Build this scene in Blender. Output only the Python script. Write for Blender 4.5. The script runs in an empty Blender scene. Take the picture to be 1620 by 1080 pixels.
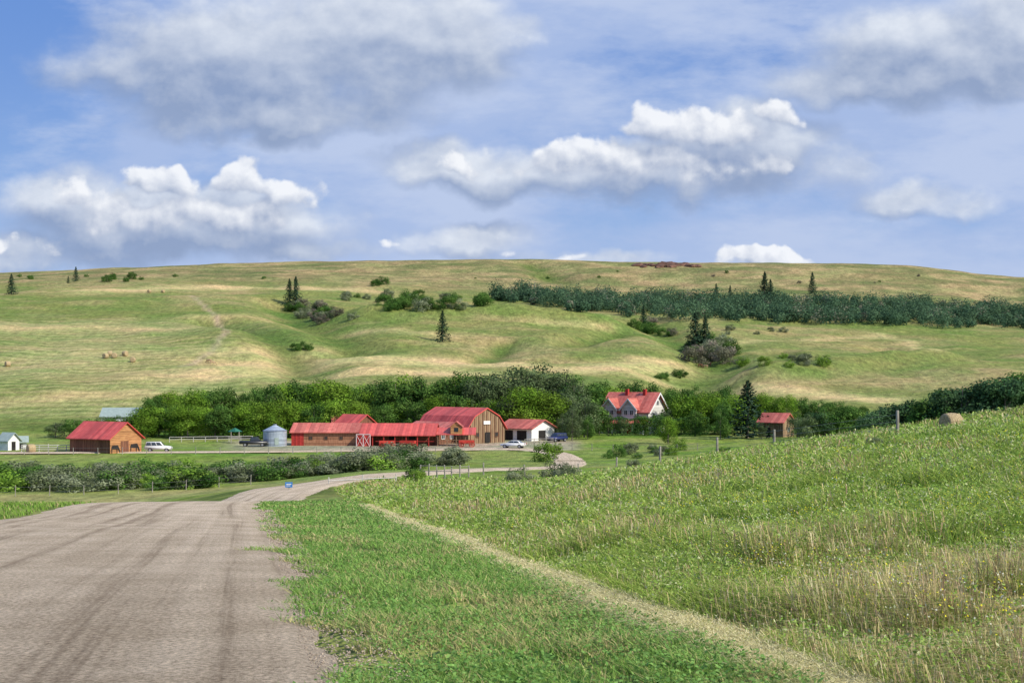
import bpy, math, random, bmesh
import numpy as np
from mathutils import Vector, Matrix
rng=np.random.default_rng(7); random.seed(7)
F=2250.0
scene=bpy.context.scene
COL=scene.collection
# ---------------------------------------------------------------- helpers
def X(px,D): return (px-810.0)/F*D
def pchip(x,y,xq):
    x=np.asarray(x,float); y=np.asarray(y,float)
    h=np.diff(x)[:,None]; d=np.diff(y,axis=0)/h
    m=np.zeros_like(y)
    a,b=d[:-1],d[1:]
    w=np.where(a*b>0,2*a*b/np.where(np.abs(a+b)<1e-9,1,a+b),0)
    m[1:-1]=w; m[0]=d[0]; m[-1]=d[-1]
    i=np.clip(np.searchsorted(x,xq)-1,0,len(x)-2)
    t=((xq-x[i])/(x[i+1]-x[i]))[:,None]; hh=(x[i+1]-x[i])[:,None]
    t=np.clip(t,0,1)
    return (2*t**3-3*t**2+1)*y[i]+(t**3-2*t**2+t)*hh*m[i]+(-2*t**3+3*t**2)*y[i+1]+(t**3-t**2)*hh*m[i+1]
def _h(ix,iy,s):
    v=np.sin(ix*127.1+iy*311.7+s*74.7)*43758.5453
    return v-np.floor(v)
def vn(x,y,s=0):
    x=np.asarray(x,float);y=np.asarray(y,float)
    xi=np.floor(x);yi=np.floor(y);fx=x-xi;fy=y-yi
    fx=fx*fx*(3-2*fx);fy=fy*fy*(3-2*fy)
    a=_h(xi,yi,s);b=_h(xi+1,yi,s);c=_h(xi,yi+1,s);d=_h(xi+1,yi+1,s)
    return (a*(1-fx)+b*fx)*(1-fy)+(c*(1-fx)+d*fx)*fy
def fbm(x,y,s=0,o=4):
    r=0;a=.5;t=0
    for k in range(o):
        r=r+a*vn(x,y,s+k*3.1);t+=a;a*=.5;x,y=x*1.63+y*1.21+7.1,y*1.63-x*1.21+3.7
    return r/t
def sst(a,b,x):
    t=np.clip((x-a)/(b-a),0,1);return t*t*(3-2*t)
def pdist(x,y,poly):
    best=np.full(np.shape(x),1e9)
    for (x0,y0),(x1,y1) in zip(poly[:-1],poly[1:]):
        dx,dy=x1-x0,y1-y0;L=dx*dx+dy*dy+1e-9
        t=np.clip(((x-x0)*dx+(y-y0)*dy)/L,0,1)
        best=np.minimum(best,np.hypot(x-x0-t*dx,y-y0-t*dy))
    return best
# ---------------------------------------------------------------- terrain
cp=[-1200,-300,0,200,400,600,810,1000,1200,1420,1620,2000,2900]
def py(D,l):
    l=[l[0],l[0]]+l+[l[-1],l[-1]]
    return [(600-v)/F*D for v in l]
rows=[
(0,[-1.35]*13),
(8,[-1.9,-1.8,-1.75,-1.72,-1.70,-1.70,-1.70,-1.66,-1.62,-1.58,-1.55,-1.4,-1.2]),
(20,[-2.6,-2.5,-2.5,-2.5,-2.5,-2.5,-2.5,-2.35,-2.2,-2.0,-1.9,-1.6,-1.2]),
(40,[-4.1,-4.0,-3.9,-3.9,-3.9,-3.9,-3.75,-3.3,-2.8,-2.35,-2.1,-1.5,-1.0]),
(62,[-5.8,-5.5,-5.44,-5.44,-5.44,-5.4,-5.1,-4.35,-3.55,-2.75,-2.1,-1.3,-.8]),
(80,[-8.2,-7.8,-7.6,-7.5,-7.1,-6.75,-6.25,-5.35,-4.15,-3.0,-2.1,-1.2,-.5]),
(100,[-10.5,-10.2,-10,-9.8,-8.7,-8.1,-7.5,-6.4,-4.95,-3.5,-2.4,-1.2,-.5]),
(125,[-12.5,-12.3,-12.2,-11.8,-9.7,-9.3,-9.0,-8.1,-6.8,-5.1,-3.7,-2,-1]),
(150,[-13.8,-13.6,-13.5,-13.2,-11.5,-10.3,-10.4,-10.0,-9.0,-7.2,-5.6,-3.5,-2]),
(175,[-14.2,-14,-14,-13.8,-13,-11.2,-11,-11.2,-10.7,-9.4,-7.9,-5.5,-4]),
(200,[-14.2,-14,-14,-13.9,-13.6,-12.8,-12.2,-12.2,-12,-11.2,-9.8,-7.5,-6]),
(225,[-13.6,-13.5,-13.4,-13.4,-13.4,-13.2,-12.9,-12.8,-12.6,-12,-11,-9.5,-8]),
(250,[-13.0]*9+[-12.6,-12,-11,-10]),
(280,[-13.0]*9+[-12.8,-12.2,-11.6,-11]),
(310,[-12.5]*9+[-12.4,-12.2,-12,-11.6]),
(345,py(345,[668,670,676,680,682,682,680,676,672])),
(400,py(400,[622,622,625,622,622,622,628,638,640])),
(460,py(460,[575,570,575,580,582,590,595,600,602])),
(540,py(540,[530,528,530,540,546,556,560,565,567])),
(620,py(620,[500,500,505,512,515,528,538,545,550])),
(700,py(700,[480,478,482,492,496,506,514,521,525])),
(800,py(800,[465,460,462,476,482,490,492,497,502])),
(950,py(950,[447,442,440,447,450,457,460,464,474])),
(1150,py(1150,[435,428,419,414,414,417,418,422,441])),
(1500,py(1150,[437,431,422,417,417,420,421,425,444])),
(3200,[30]*13)]
Dr=[r[0] for r in rows]
Tz=np.array([r[1] for r in rows],float)
Dq=np.concatenate([np.arange(0,400,1.0),np.arange(400,3201,5.0)])
T1=pchip(Dr,Tz,Dq)
uc=(np.array(cp)-810)/F
uq=np.linspace(uc[0],uc[-1],500)
T2=pchip(uc,T1.T,uq).T
gullies=[([(X(455,720),720),(X(470,640),640),(X(530,570),570),(X(560,520),520)],14,5.5),
([(X(1000,700),700),(X(1080,620),620),(X(1130,540),540),(X(1110,470),470),(X(1090,410),410)],15,7),
([(X(1200,480),480),(X(1350,500),500),(X(1500,520),520)],13,-3.5),
([(X(1400,600),600),(X(1480,560),560),(X(1530,520),520)],8,3.5),
([(X(600,640),640),(X(800,650),650),(X(980,640),640)],18,-5),
([(X(900,560),560),(X(960,600),600),(X(1000,640),640)],8,3.5),
([(X(330,620),620),(X(420,560),560),(X(470,500),500),(X(480,440),440)],11,3.8),
([(X(760,500),500),(X(800,560),560)],7,2.8),
([(X(1230,560),560),(X(1260,490),490)],7,2.8),
([(X(880,1000),1000),(X(840,1080),1080)],14,4),
([(X(560,690),690),(X(760,700),700)],18,4)]
def H(x,y):
    x=np.atleast_1d(np.asarray(x,float));y=np.atleast_1d(np.asarray(y,float))
    D=np.clip(y,0,3199);u=np.clip(x/np.maximum(y,8.0),uq[0]+1e-4,uq[-1]-1e-4)
    fd=np.interp(D,Dq,np.arange(len(Dq)));i=np.clip(fd.astype(int),0,len(Dq)-2);ft=fd-i
    fu=(u-uq[0])/(uq[1]-uq[0]);j=np.clip(fu.astype(int),0,len(uq)-2);gt=fu-j
    z=(T2[i,j]*(1-gt)+T2[i,j+1]*gt)*(1-ft)+(T2[i+1,j]*(1-gt)+T2[i+1,j+1]*gt)*ft
    z=z+np.where(y<0,-y*.05,0)
    far=sst(330,430,D)
    z=z+far*((fbm(x/80,y/80,1,4)-.5)*7.5+(fbm(x/16,y/22,5,5)-.5)*2.4)*(1-.6*sst(900,1150,D))
    nr=sst(5,60,D)*(1-sst(225,240,D))*sst(-30,30,x+8)
    z=z+nr*(fbm(x/11,y/11,9,3)-.5)*0.5
    z=z+(fbm(x/1.6,y/1.6,19,2)-.5)*0.06*(1-sst(40,90,D))
    for pl,w,dp in gullies:
        if D.max()<300: break
        z=z-dp*np.exp(-(pdist(x,y,pl)/w)**2)
    return z
def Hs(x,y): return float(H(x,y)[0])
def hit(px,pyy,d0=320,d1=1500):
    d=np.linspace(d0,d1,2000)
    w=np.where(600-F*H(X(px,d),d)/d<=pyy)[0]
    return float(d[w[0]]) if len(w) else d1
def catmull(P,step):
    P=[np.array(p,float) for p in P];P=[2*P[0]-P[1]]+P+[2*P[-1]-P[-2]];o=[]
    for a,b,c,d in zip(P,P[1:],P[2:],P[3:]):
        n=max(2,int(np.linalg.norm(c-b)/step))
        for k in range(n):
            t=k/n;o.append(.5*((2*b)+(-a+c)*t+(2*a-5*b+4*c-d)*t*t+(-a+3*b-3*c+d)*t**3))
    o.append(P[-2]);return np.array(o)
roadA=catmull([(0.8,-20),(-2.95,0),(-6.7,20),(-10.45,40),(-14.4,61),(-17.3,88),(-19.2,115),(-18.6,138),(-14.3,155),(-8.0,166),(-1.0,174),(4.2,184),(7.9,202),(9.0,222)],1.0)
roadB=catmull([(9.0,222),(8.6,242),(5.6,258),(-2,265),(-12.5,262),(-35,257),(-57.6,254),(-80,252),(-110,250),(-150,250)],1.2)
def xr(d): return 0.62-0.187*d
# ---------------------------------------------------------------- mesh utils
def qmesh(name,V,Q,col=None,smooth=False):
    me=bpy.data.meshes.new(name);V=np.asarray(V,np.float32);Q=np.asarray(Q,np.int32)
    me.vertices.add(len(V));me.vertices.foreach_set("co",V.ravel())
    n=Q.shape[1];me.loops.add(Q.size);me.loops.foreach_set("vertex_index",Q.ravel())
    me.polygons.add(len(Q));me.polygons.foreach_set("loop_start",np.arange(0,Q.size,n,dtype=np.int32))
    me.polygons.foreach_set("loop_total",np.full(len(Q),n,np.int32))
    if smooth: me.polygons.foreach_set("use_smooth",np.ones(len(Q),bool))
    me.update(calc_edges=True)
    if col is not None:
        a=me.color_attributes.new("Col",'FLOAT_COLOR','POINT')
        c=np.ones((len(V),4),np.float32);c[:,:3]=col;a.data.foreach_set("color",c.ravel())
    return me
def link(o): COL.objects.link(o);return o
def obj(name,me,mat=None,parent=None,**k):
    o=bpy.data.objects.new(name,me)
    if mat is not None and me is not None and len(me.materials)==0: me.materials.append(mat)
    if parent: o.parent=parent
    for a,b in k.items(): o[a]=b
    return link(o)
def empty(name,loc,rz,label,cat,group=None,s=1.0):
    o=bpy.data.objects.new(name,None);o.empty_display_size=.5;o.location=loc;o.rotation_euler=(0,0,rz)
    o.scale=(s,s,s);o["label"]=label;o["category"]=cat
    if group:o["group"]=group
    return link(o)
class MB:
    def __init__(s): s.v=[];s.f=[]
    def box(s,x0,y0,z0,x1,y1,z1):
        b=len(s.v);s.v+=[(x0,y0,z0),(x1,y0,z0),(x1,y1,z0),(x0,y1,z0),(x0,y0,z1),(x1,y0,z1),(x1,y1,z1),(x0,y1,z1)]
        s.f+=[tuple(b+i for i in q) for q in [(0,3,2,1),(4,5,6,7),(0,1,5,4),(1,2,6,5),(2,3,7,6),(3,0,4,7)]];return s
    def extr(s,prof,x0,x1,ax='x'):
        b=len(s.v);n=len(prof)
        for xx in (x0,x1):
            for (p,q) in prof: s.v.append((xx,p,q) if ax=='x' else (p,xx,q))
        s.f.append(tuple(b+i for i in range(n)));s.f.append(tuple(b+n+i for i in reversed(range(n))))
        for i in range(n):
            j=(i+1)%n;s.f.append((b+i,b+n+i,b+n+j,b+j))
        return s
    def cyl(s,c,r,h,n=16,ax='z',r2=None):
        b=len(s.v);r2=r if r2 is None else r2
        for k,(rr,hh) in enumerate(((r,0),(r2,h))):
            for i in range(n):
                a=2*math.pi*i/n;p,q=rr*math.cos(a),rr*math.sin(a)
                s.v.append({'z':(c[0]+p,c[1]+q,c[2]+hh),'y':(c[0]+p,c[1]+hh,c[2]+q),'x':(c[0]+hh,c[1]+p,c[2]+q)}[ax])
        s.f.append(tuple(b+i for i in reversed(range(n))));s.f.append(tuple(b+n+i for i in range(n)))
        for i in range(n): s.f.append((b+i,b+(i+1)%n,b+n+(i+1)%n,b+n+i))
        return s
    def quad(s,a,b_,c,d):
        b=len(s.v);s.v+=[a,b_,c,d];s.f.append((b,b+1,b+2,b+3));return s
    def beam(s,a,b_,r=.05,n=6):
        a=Vector(a);b_=Vector(b_);d=b_-a;q=d.to_track_quat('Z','Y');b=len(s.v)
        for e in (a,b_):
            for i in range(n):
                t=2*math.pi*i/n;s.v.append(tuple(e+q@Vector((r*math.cos(t),r*math.sin(t),0))))
        s.f.append(tuple(b+i for i in reversed(range(n))));s.f.append(tuple(b+n+i for i in range(n)))
        for i in range(n): s.f.append((b+i,b+(i+1)%n,b+n+(i+1)%n,b+n+i))
        return s
    def mesh(s,name,bev=0,smooth=False):
        me=bpy.data.meshes.new(name);me.from_pydata([tuple(map(float,v)) for v in s.v],[],s.f)
        bm=bmesh.new();bm.from_mesh(me);bmesh.ops.recalc_face_normals(bm,faces=bm.faces)
        if bev: bmesh.ops.bevel(bm,geom=bm.edges[:],offset=bev,segments=2,affect='EDGES',clamp_overlap=True)
        bm.to_mesh(me);bm.free()
        if smooth:
            for p in me.polygons:p.use_smooth=True
        return me
def part(mb,name,mat,parent,bev=0,smooth=False,**k): return obj(name,mb.mesh(name,bev,smooth),mat,parent,**k)
# ---------------------------------------------------------------- materials
def newmat(name):
    m=bpy.data.materials.new(name);m.use_nodes=True;nt=m.node_tree;b=nt.nodes["Principled BSDF"];return m,nt,b
def N(nt,t,**k):
    n=nt.nodes.new(t)
    for a,b in k.items(): setattr(n,a,b)
    return n
def noise_mat(name,c1,c2,scale=4,rough=.8,stretch=(1,1,1),bump=.3,detail=5,metal=0,dist=.05,groove=None,c3=None):
    m,nt,b=newmat(name);tc=N(nt,'ShaderNodeTexCoord');mp=N(nt,'ShaderNodeMapping');mp.inputs['Scale'].default_value=stretch
    nt.links.new(tc.outputs['Object'],mp.inputs[0]);no=N(nt,'ShaderNodeTexNoise');no.inputs['Scale'].default_value=scale;no.inputs['Detail'].default_value=detail
    nt.links.new(mp.outputs[0],no.inputs['Vector']);cr=N(nt,'ShaderNodeValToRGB');cr.color_ramp.elements[0].position=.32;cr.color_ramp.elements[1].position=.68
    cr.color_ramp.elements[0].color=(*c1,1);cr.color_ramp.elements[1].color=(*c2,1);nt.links.new(no.outputs[0],cr.inputs[0])
    out=cr.outputs[0];h=no.outputs[0]
    if groove:
        ax,per,dep=groove
        sp=N(nt,'ShaderNodeSeparateXYZ');nt.links.new(tc.outputs['Object'],sp.inputs[0])
        mu=N(nt,'ShaderNodeMath',operation='MULTIPLY');mu.inputs[1].default_value=1/per
        if ax=='XY':
            ad=N(nt,'ShaderNodeMath',operation='ADD');nt.links.new(sp.outputs[0],ad.inputs[0]);nt.links.new(sp.outputs[1],ad.inputs[1]);nt.links.new(ad.outputs[0],mu.inputs[0])
        else: nt.links.new(sp.outputs['XYZ'.index(ax)],mu.inputs[0])
        fr=N(nt,'ShaderNodeMath',operation='FRACT');nt.links.new(mu.outputs[0],fr.inputs[0])
        fl=N(nt,'ShaderNodeMath',operation='FLOOR');nt.links.new(mu.outputs[0],fl.inputs[0])
        wn=N(nt,'ShaderNodeTexWhiteNoise',noise_dimensions='1D');nt.links.new(fl.outputs[0],wn.inputs['W'])
        lt=N(nt,'ShaderNodeMath',operation='LESS_THAN');nt.links.new(fr.outputs[0],lt.inputs[0]);lt.inputs[1].default_value=.14
        mr=N(nt,'ShaderNodeMapRange');nt.links.new(wn.outputs[0],mr.inputs[0]);mr.inputs[3].default_value=.7;mr.inputs[4].default_value=1.15
        k=N(nt,'ShaderNodeMath',operation='MULTIPLY');ml=N(nt,'ShaderNodeMath',operation='MULTIPLY_ADD');nt.links.new(lt.outputs[0],ml.inputs[0]);ml.inputs[1].default_value=-dep;ml.inputs[2].default_value=1
        nt.links.new(ml.outputs[0],k.inputs[0]);nt.links.new(mr.outputs[0],k.inputs[1])
        vm=N(nt,'ShaderNodeVectorMath',operation='SCALE');nt.links.new(out,vm.inputs[0]);nt.links.new(k.outputs[0],vm.inputs['Scale']);out=vm.outputs[0]
    nt.links.new(out,b.inputs['Base Color']);b.inputs['Roughness'].default_value=rough;b.inputs['Metallic'].default_value=metal
    b.inputs['Specular IOR Level'].default_value=.3
    if bump:
        bp=N(nt,'ShaderNodeBump');bp.inputs['Strength'].default_value=bump;bp.inputs['Distance'].default_value=dist
        nt.links.new(h,bp.inputs['Height']);nt.links.new(bp.outputs[0],b.inputs['Normal'])
    return m
def leaf_mat(name,transl=.35,var=.25,tint=(1,1,1)):
    m,nt,b=newmat(name);nt.nodes.remove(b);at=N(nt,'ShaderNodeAttribute',attribute_name="Col");out=at.outputs['Color']
    if var:
        oi=N(nt,'ShaderNodeObjectInfo');mr=N(nt,'ShaderNodeMapRange');nt.links.new(oi.outputs['Random'],mr.inputs[0]);mr.inputs[3].default_value=1-var;mr.inputs[4].default_value=1+var
        vm=N(nt,'ShaderNodeVectorMath',operation='SCALE');nt.links.new(out,vm.inputs[0]);nt.links.new(mr.outputs[0],vm.inputs['Scale']);out=vm.outputs[0]
    d=N(nt,'ShaderNodeBsdfDiffuse');nt.links.new(out,d.inputs[0])
    tr=N(nt,'ShaderNodeBsdfTranslucent');nt.links.new(out,tr.inputs[0]);mx=N(nt,'ShaderNodeMixShader');mx.inputs[0].default_value=transl
    o=nt.nodes['Material Output'];nt.links.new(d.outputs[0],mx.inputs[1]);nt.links.new(tr.outputs[0],mx.inputs[2]);nt.links.new(mx.outputs[0],o.inputs[0])
    return m
M={}
M['grass']=leaf_mat('grass_blades',.3,0)
M['leaf']=leaf_mat('tree_leaves',.28,.25)
M['needle']=leaf_mat('spruce_needles',.1,.15)
M['bark']=noise_mat('bark',(.09,.075,.06),(.2,.18,.15),6,stretch=(1,1,.3))
M['redroof']=noise_mat('red_metal_roof',(.56,.08,.065),(.68,.125,.10),1.2,.5,bump=.05,groove=('X',.6,.22))
M['redroof2']=noise_mat('faded_red_roof',(.50,.11,.085),(.64,.20,.15),1.5,.6,bump=.1,groove=('X',.9,.2))
M['log']=noise_mat('orange_log_wall',(.36,.16,.065),(.55,.28,.12),3,.75,stretch=(.3,.3,2),groove=('Z',.3,.6))
M['brown']=noise_mat('brown_board_wall',(.15,.06,.035),(.26,.115,.065),3,.8,stretch=(2,2,.3),groove=('XY',.3,.6))
M['stablewall']=noise_mat('weathered_red_brown_wall',(.30,.13,.07),(.46,.23,.13),3,.8,stretch=(2,2,.3),groove=('Z',.3,.5))
M['tanboard']=noise_mat('weathered_tan_boards',(.20,.125,.07),(.37,.25,.15),3,.8,stretch=(2,2,.2),groove=('XY',.55,.65))
M['barnred']=noise_mat('barn_red_paint',(.38,.03,.025),(.5,.05,.04),3,.6,groove=('X',.25,.4))
M['white']=noise_mat('white_paint',(.68,.68,.66),(.82,.82,.8),3,.6,bump=.05)
M['cream']=noise_mat('cream_siding',(.64,.62,.57),(.76,.74,.69),3,.6,bump=.05,groove=('Z',.25,.25))
M['greyside']=noise_mat('pale_grey_siding',(.60,.61,.60),(.72,.72,.71),3,.7,bump=.05,groove=('Z',.25,.3))
M['greywood']=noise_mat('weathered_grey_wood',(.2,.18,.15),(.42,.39,.34),8,.85,stretch=(1,1,.2))
M['palewood']=noise_mat('pale_rail_wood',(.42,.40,.36),(.6,.58,.53),8,.85)
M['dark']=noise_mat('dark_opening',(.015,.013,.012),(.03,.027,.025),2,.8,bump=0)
M['steel']=noise_mat('galvanised_steel',(.36,.42,.50),(.48,.54,.62),2,.35,metal=.35,bump=.05,groove=('Z',.25,.3))
M['greyroof']=noise_mat('grey_green_roof',(.26,.32,.29),(.34,.41,.37),2,.5,bump=.05)
M['greenroof']=noise_mat('green_roof',(.02,.12,.07),(.03,.16,.1),2,.5,bump=.05)
M['hay']=noise_mat('hay_bale',(.28,.20,.11),(.56,.44,.25),9,.95,bump=1,dist=.1)
M['wire']=noise_mat('fence_wire',(.2,.2,.2),(.3,.3,.3),3,.5,bump=0,metal=.6)
M['rubber']=noise_mat('tyre_rubber',(.015,.015,.015),(.03,.03,.03),8,.8)
M['rim']=noise_mat('alloy_rim',(.4,.4,.42),(.5,.5,.52),3,.35,metal=.7,bump=0)
M['rock']=noise_mat('red_sandstone',(.07,.04,.032),(.24,.13,.09),.5,.9,stretch=(1,1,3),bump=1,dist=1)
M['horse']=noise_mat('brown_hide',(.12,.05,.025),(.22,.10,.05),2,.7,bump=0)
M['horse2']=noise_mat('tan_hide',(.36,.24,.13),(.46,.32,.2),2,.7,bump=0)
M['gravel']=noise_mat('gravel_stones',(.22,.17,.125),(.54,.44,.34),14,.85,detail=2,bump=.1)
M['blue']=noise_mat('blue_sign_paint',(.03,.16,.42),(.04,.2,.5),3,.4,bump=0)
M['paintred']=noise_mat('red_machine_paint',(.4,.03,.02),(.5,.06,.04),3,.5,bump=0)
def paint(name,c,metal=.0):
    m,nt,b=newmat(name);no=N(nt,'ShaderNodeTexNoise');no.inputs['Scale'].default_value=1.5;mx=N(nt,'ShaderNodeMix',data_type='RGBA')
    mx.inputs['A'].default_value=(*c,1);mx.inputs['B'].default_value=(*[v*.85 for v in c],1);nt.links.new(no.outputs[0],mx.inputs['Factor']);nt.links.new(mx.outputs['Result'],b.inputs['Base Color'])
    b.inputs['Roughness'].default_value=.3;b.inputs['Coat Weight'].default_value=.5;b.inputs['Metallic'].default_value=metal;return m
M['carwhite']=paint('white_car_paint',(.78,.78,.78));M['cardark']=paint('dark_car_paint',(.03,.032,.036));M['carblue']=paint('blue_car_paint',(.02,.03,.12))
M['glass']=paint('window_glass',(.03,.04,.05));M['glass'].node_tree.nodes['Principled BSDF'].inputs['Roughness'].default_value=.08
M['lamp']=paint('lamp_lens',(.7,.7,.68));M['tail']=paint('tail_lamp',(.4,.02,.02))
def ground_mat():
    m,nt,b=newmat('ground_grassland');at=N(nt,'ShaderNodeAttribute',attribute_name="Col");tc=N(nt,'ShaderNodeTexCoord')
    def no(sc,det,rough=.6,st=(1,1,1)):
        mp=N(nt,'ShaderNodeMapping');mp.inputs['Scale'].default_value=st;nt.links.new(tc.outputs['Object'],mp.inputs[0])
        n=N(nt,'ShaderNodeTexNoise',noise_dimensions='2D');n.inputs['Scale'].default_value=sc;n.inputs['Detail'].default_value=det;n.inputs['Roughness'].default_value=rough;nt.links.new(mp.outputs[0],n.inputs['Vector']);return n
    n1=no(.3,6,.78,(1,.7,1));n2=no(.03,6,.62,(1,1.3,1));n3=no(.8,4,.7,(1,.4,1))
    def mr(n,a,c,lo=.3,hi=.7):
        r=N(nt,'ShaderNodeMapRange');nt.links.new(n.outputs[0],r.inputs[0]);r.inputs[1].default_value=lo;r.inputs[2].default_value=hi;r.inputs[3].default_value=a;r.inputs[4].default_value=c;return r.outputs[0]
    k=N(nt,'ShaderNodeMath',operation='MULTIPLY');nt.links.new(mr(n1,.60,1.32),k.inputs[0]);nt.links.new(mr(n3,.78,1.2),k.inputs[1])
    v=N(nt,'ShaderNodeVectorMath',operation='SCALE');nt.links.new(at.outputs['Color'],v.inputs[0]);nt.links.new(k.outputs[0],v.inputs['Scale'])
    mx=N(nt,'ShaderNodeMix',data_type='RGBA',blend_type='MULTIPLY');mx.inputs['Factor'].default_value=1
    cr=N(nt,'ShaderNodeValToRGB');cr.color_ramp.elements[0].position=.36;cr.color_ramp.elements[1].position=.64
    cr.color_ramp.elements[0].color=(.79,.94,.77,1);cr.color_ramp.elements[1].color=(1.17,1.03,1.08,1);nt.links.new(n2.outputs[0],cr.inputs[0])
    nt.links.new(v.outputs[0],mx.inputs['A']);nt.links.new(cr.outputs[0],mx.inputs['B']);nt.links.new(mx.outputs['Result'],b.inputs['Base Color'])
    b.inputs['Roughness'].default_value=.95;b.inputs['Specular IOR Level'].default_value=.1
    bp=N(nt,'ShaderNodeBump');bp.inputs['Strength'].default_value=.8;bp.inputs['Distance'].default_value=1.1;nt.links.new(n1.outputs[0],bp.inputs['Height']);nt.links.new(bp.outputs[0],b.inputs['Normal'])
    return m
M['ground']=ground_mat()
def road_mat():
    m,nt,b=newmat('gravel_road');at=N(nt,'ShaderNodeAttribute',attribute_name="Across");tc=N(nt,'ShaderNodeTexCoord')
    def tex(src,sc,det,ro=.55,st=(1,1,1)):
        mp=N(nt,'ShaderNodeMapping');mp.inputs['Scale'].default_value=st;nt.links.new(src,mp.inputs[0])
        n=N(nt,'ShaderNodeTexNoise',noise_dimensions='2D');n.inputs['Scale'].default_value=sc;n.inputs['Detail'].default_value=det;n.inputs['Roughness'].default_value=ro;nt.links.new(mp.outputs[0],n.inputs['Vector']);return n.outputs[0]
    ac=at.outputs['Vector'];ob=tc.outputs['Object']
    rut=tex(ac,1,5,.62,(2.1,.022,1));patch=tex(ob,.6,7,.7);fine=tex(ob,22,6,.85)
    def ramp(src,stops):
        r=N(nt,'ShaderNodeValToRGB');e=r.color_ramp.elements
        for i,(p,c) in enumerate(stops):
            q=e[i] if i<2 else e.new(p);q.position=p;q.color=(*c,1)
        nt.links.new(src,r.inputs[0]);return r.outputs[0]
    def mul(a,b2):
        x=N(nt,'ShaderNodeMix',data_type='RGBA',blend_type='MULTIPLY');x.inputs['Factor'].default_value=1;nt.links.new(a,x.inputs['A']);nt.links.new(b2,x.inputs['B']);return x.outputs['Result']
    c=ramp(rut,[(.33,(.385,.305,.22)),(.42,(.54,.44,.325)),(.62,(.63,.52,.39))])
    c=mul(c,ramp(fine,[(.36,(.50,.48,.45)),(.64,(1.42,1.42,1.42))]));c=mul(c,ramp(patch,[(.38,(.84,.82,.79)),(.62,(1.08,1.08,1.08))]))
    nt.links.new(c,b.inputs['Base Color']);b.inputs['Roughness'].default_value=.95;b.inputs['Specular IOR Level'].default_value=.1
    ad=N(nt,'ShaderNodeMath',operation='ADD');nt.links.new(fine,ad.inputs[0]);nt.links.new(rut,ad.inputs[1])
    bp=N(nt,'ShaderNodeBump');bp.inputs['Strength'].default_value=.9;bp.inputs['Distance'].default_value=.05;nt.links.new(ad.outputs[0],bp.inputs['Height']);nt.links.new(bp.outputs[0],b.inputs['Normal'])
    return m
M['road']=road_mat()
# ---------------------------------------------------------------- ground sheet
sw_pts=[]
for p,q in [(1440,1130),(1300,1080),(1135,1015),(1000,968),(880,915),(760,868),(680,838),(625,819)]:
    d=np.linspace(4,75,1500);s=600-F*H(X(p,d),d)/d;w=np.where(s<=q)[0];D=float(d[w[0]]) if len(w) else 50.
    sw_pts.append((X(p,D),D))
sw_pts=sorted(sw_pts,key=lambda t:t[1])
swd=np.array([p[1] for p in sw_pts]);swx=np.array([p[0] for p in sw_pts])
SL=(swx[-1]-swx[-3])/(swd[-1]-swd[-3])
def xsw(d):
    return np.where(d>swd[-1],swx[-1]+(d-swd[-1])*SL,np.interp(d,swd,swx))
G1=np.array((.125,.18,.038));G2=np.array((.22,.255,.074));GO=np.array((.55,.44,.21));BR=np.array((.26,.22,.10));BRG=np.array((.17,.27,.04))
def hp(a,b): D=hit(a,b,345);return (X(a,D),D)
bands=[([(345,590),(420,580),(520,572),(640,570),(770,576)],17,1.6),([(350,558),(440,566),(520,558)],10,.9),([(540,594),(700,590),(760,594)],10,1.0),([(900,586),(1000,578),(1110,590)],12,1.3),([(1040,604),(1150,606)],8,.9),([(1180,618),(1280,622),(1390,632)],9,1.1),([(150,458),(330,453),(560,458)],22,1.0),([(600,446),(780,452),(860,450)],16,.8),([(780,438),(1100,445),(1600,468)],22,.75),([(560,528),(640,524),(700,530)],8,.6),([(1160,545),(1300,538),(1390,530)],6,.6),([(1390,530),(1440,540),(1480,552)],4,.8),([(0,640),(110,628),(230,622)],8,.6),([(0,520),(150,516),(290,520)],7,.6),([(860,510),(960,520),(1040,535)],6,.6),([(300,500),(420,505),(470,520)],8,.45)]
bands=[([hp(*p) for p in pl],w,a) for pl,w,a in bands]
def meadow_dry(x,y):
    P1=fbm(x/7+3,y/8,51,5);P2=fbm(x/1.3,y/1.6,57,4);low=np.exp(-((y-11)/4.5)**2)*sst(1,3.5,x)*.4
    return np.clip(.03+.40*sst(.52,.70,P1)+.14*sst(.5,.75,P2)+.26*sst(60,100,y)+low*sst(.4,.6,P2+P1-.5),0,.72)
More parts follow.
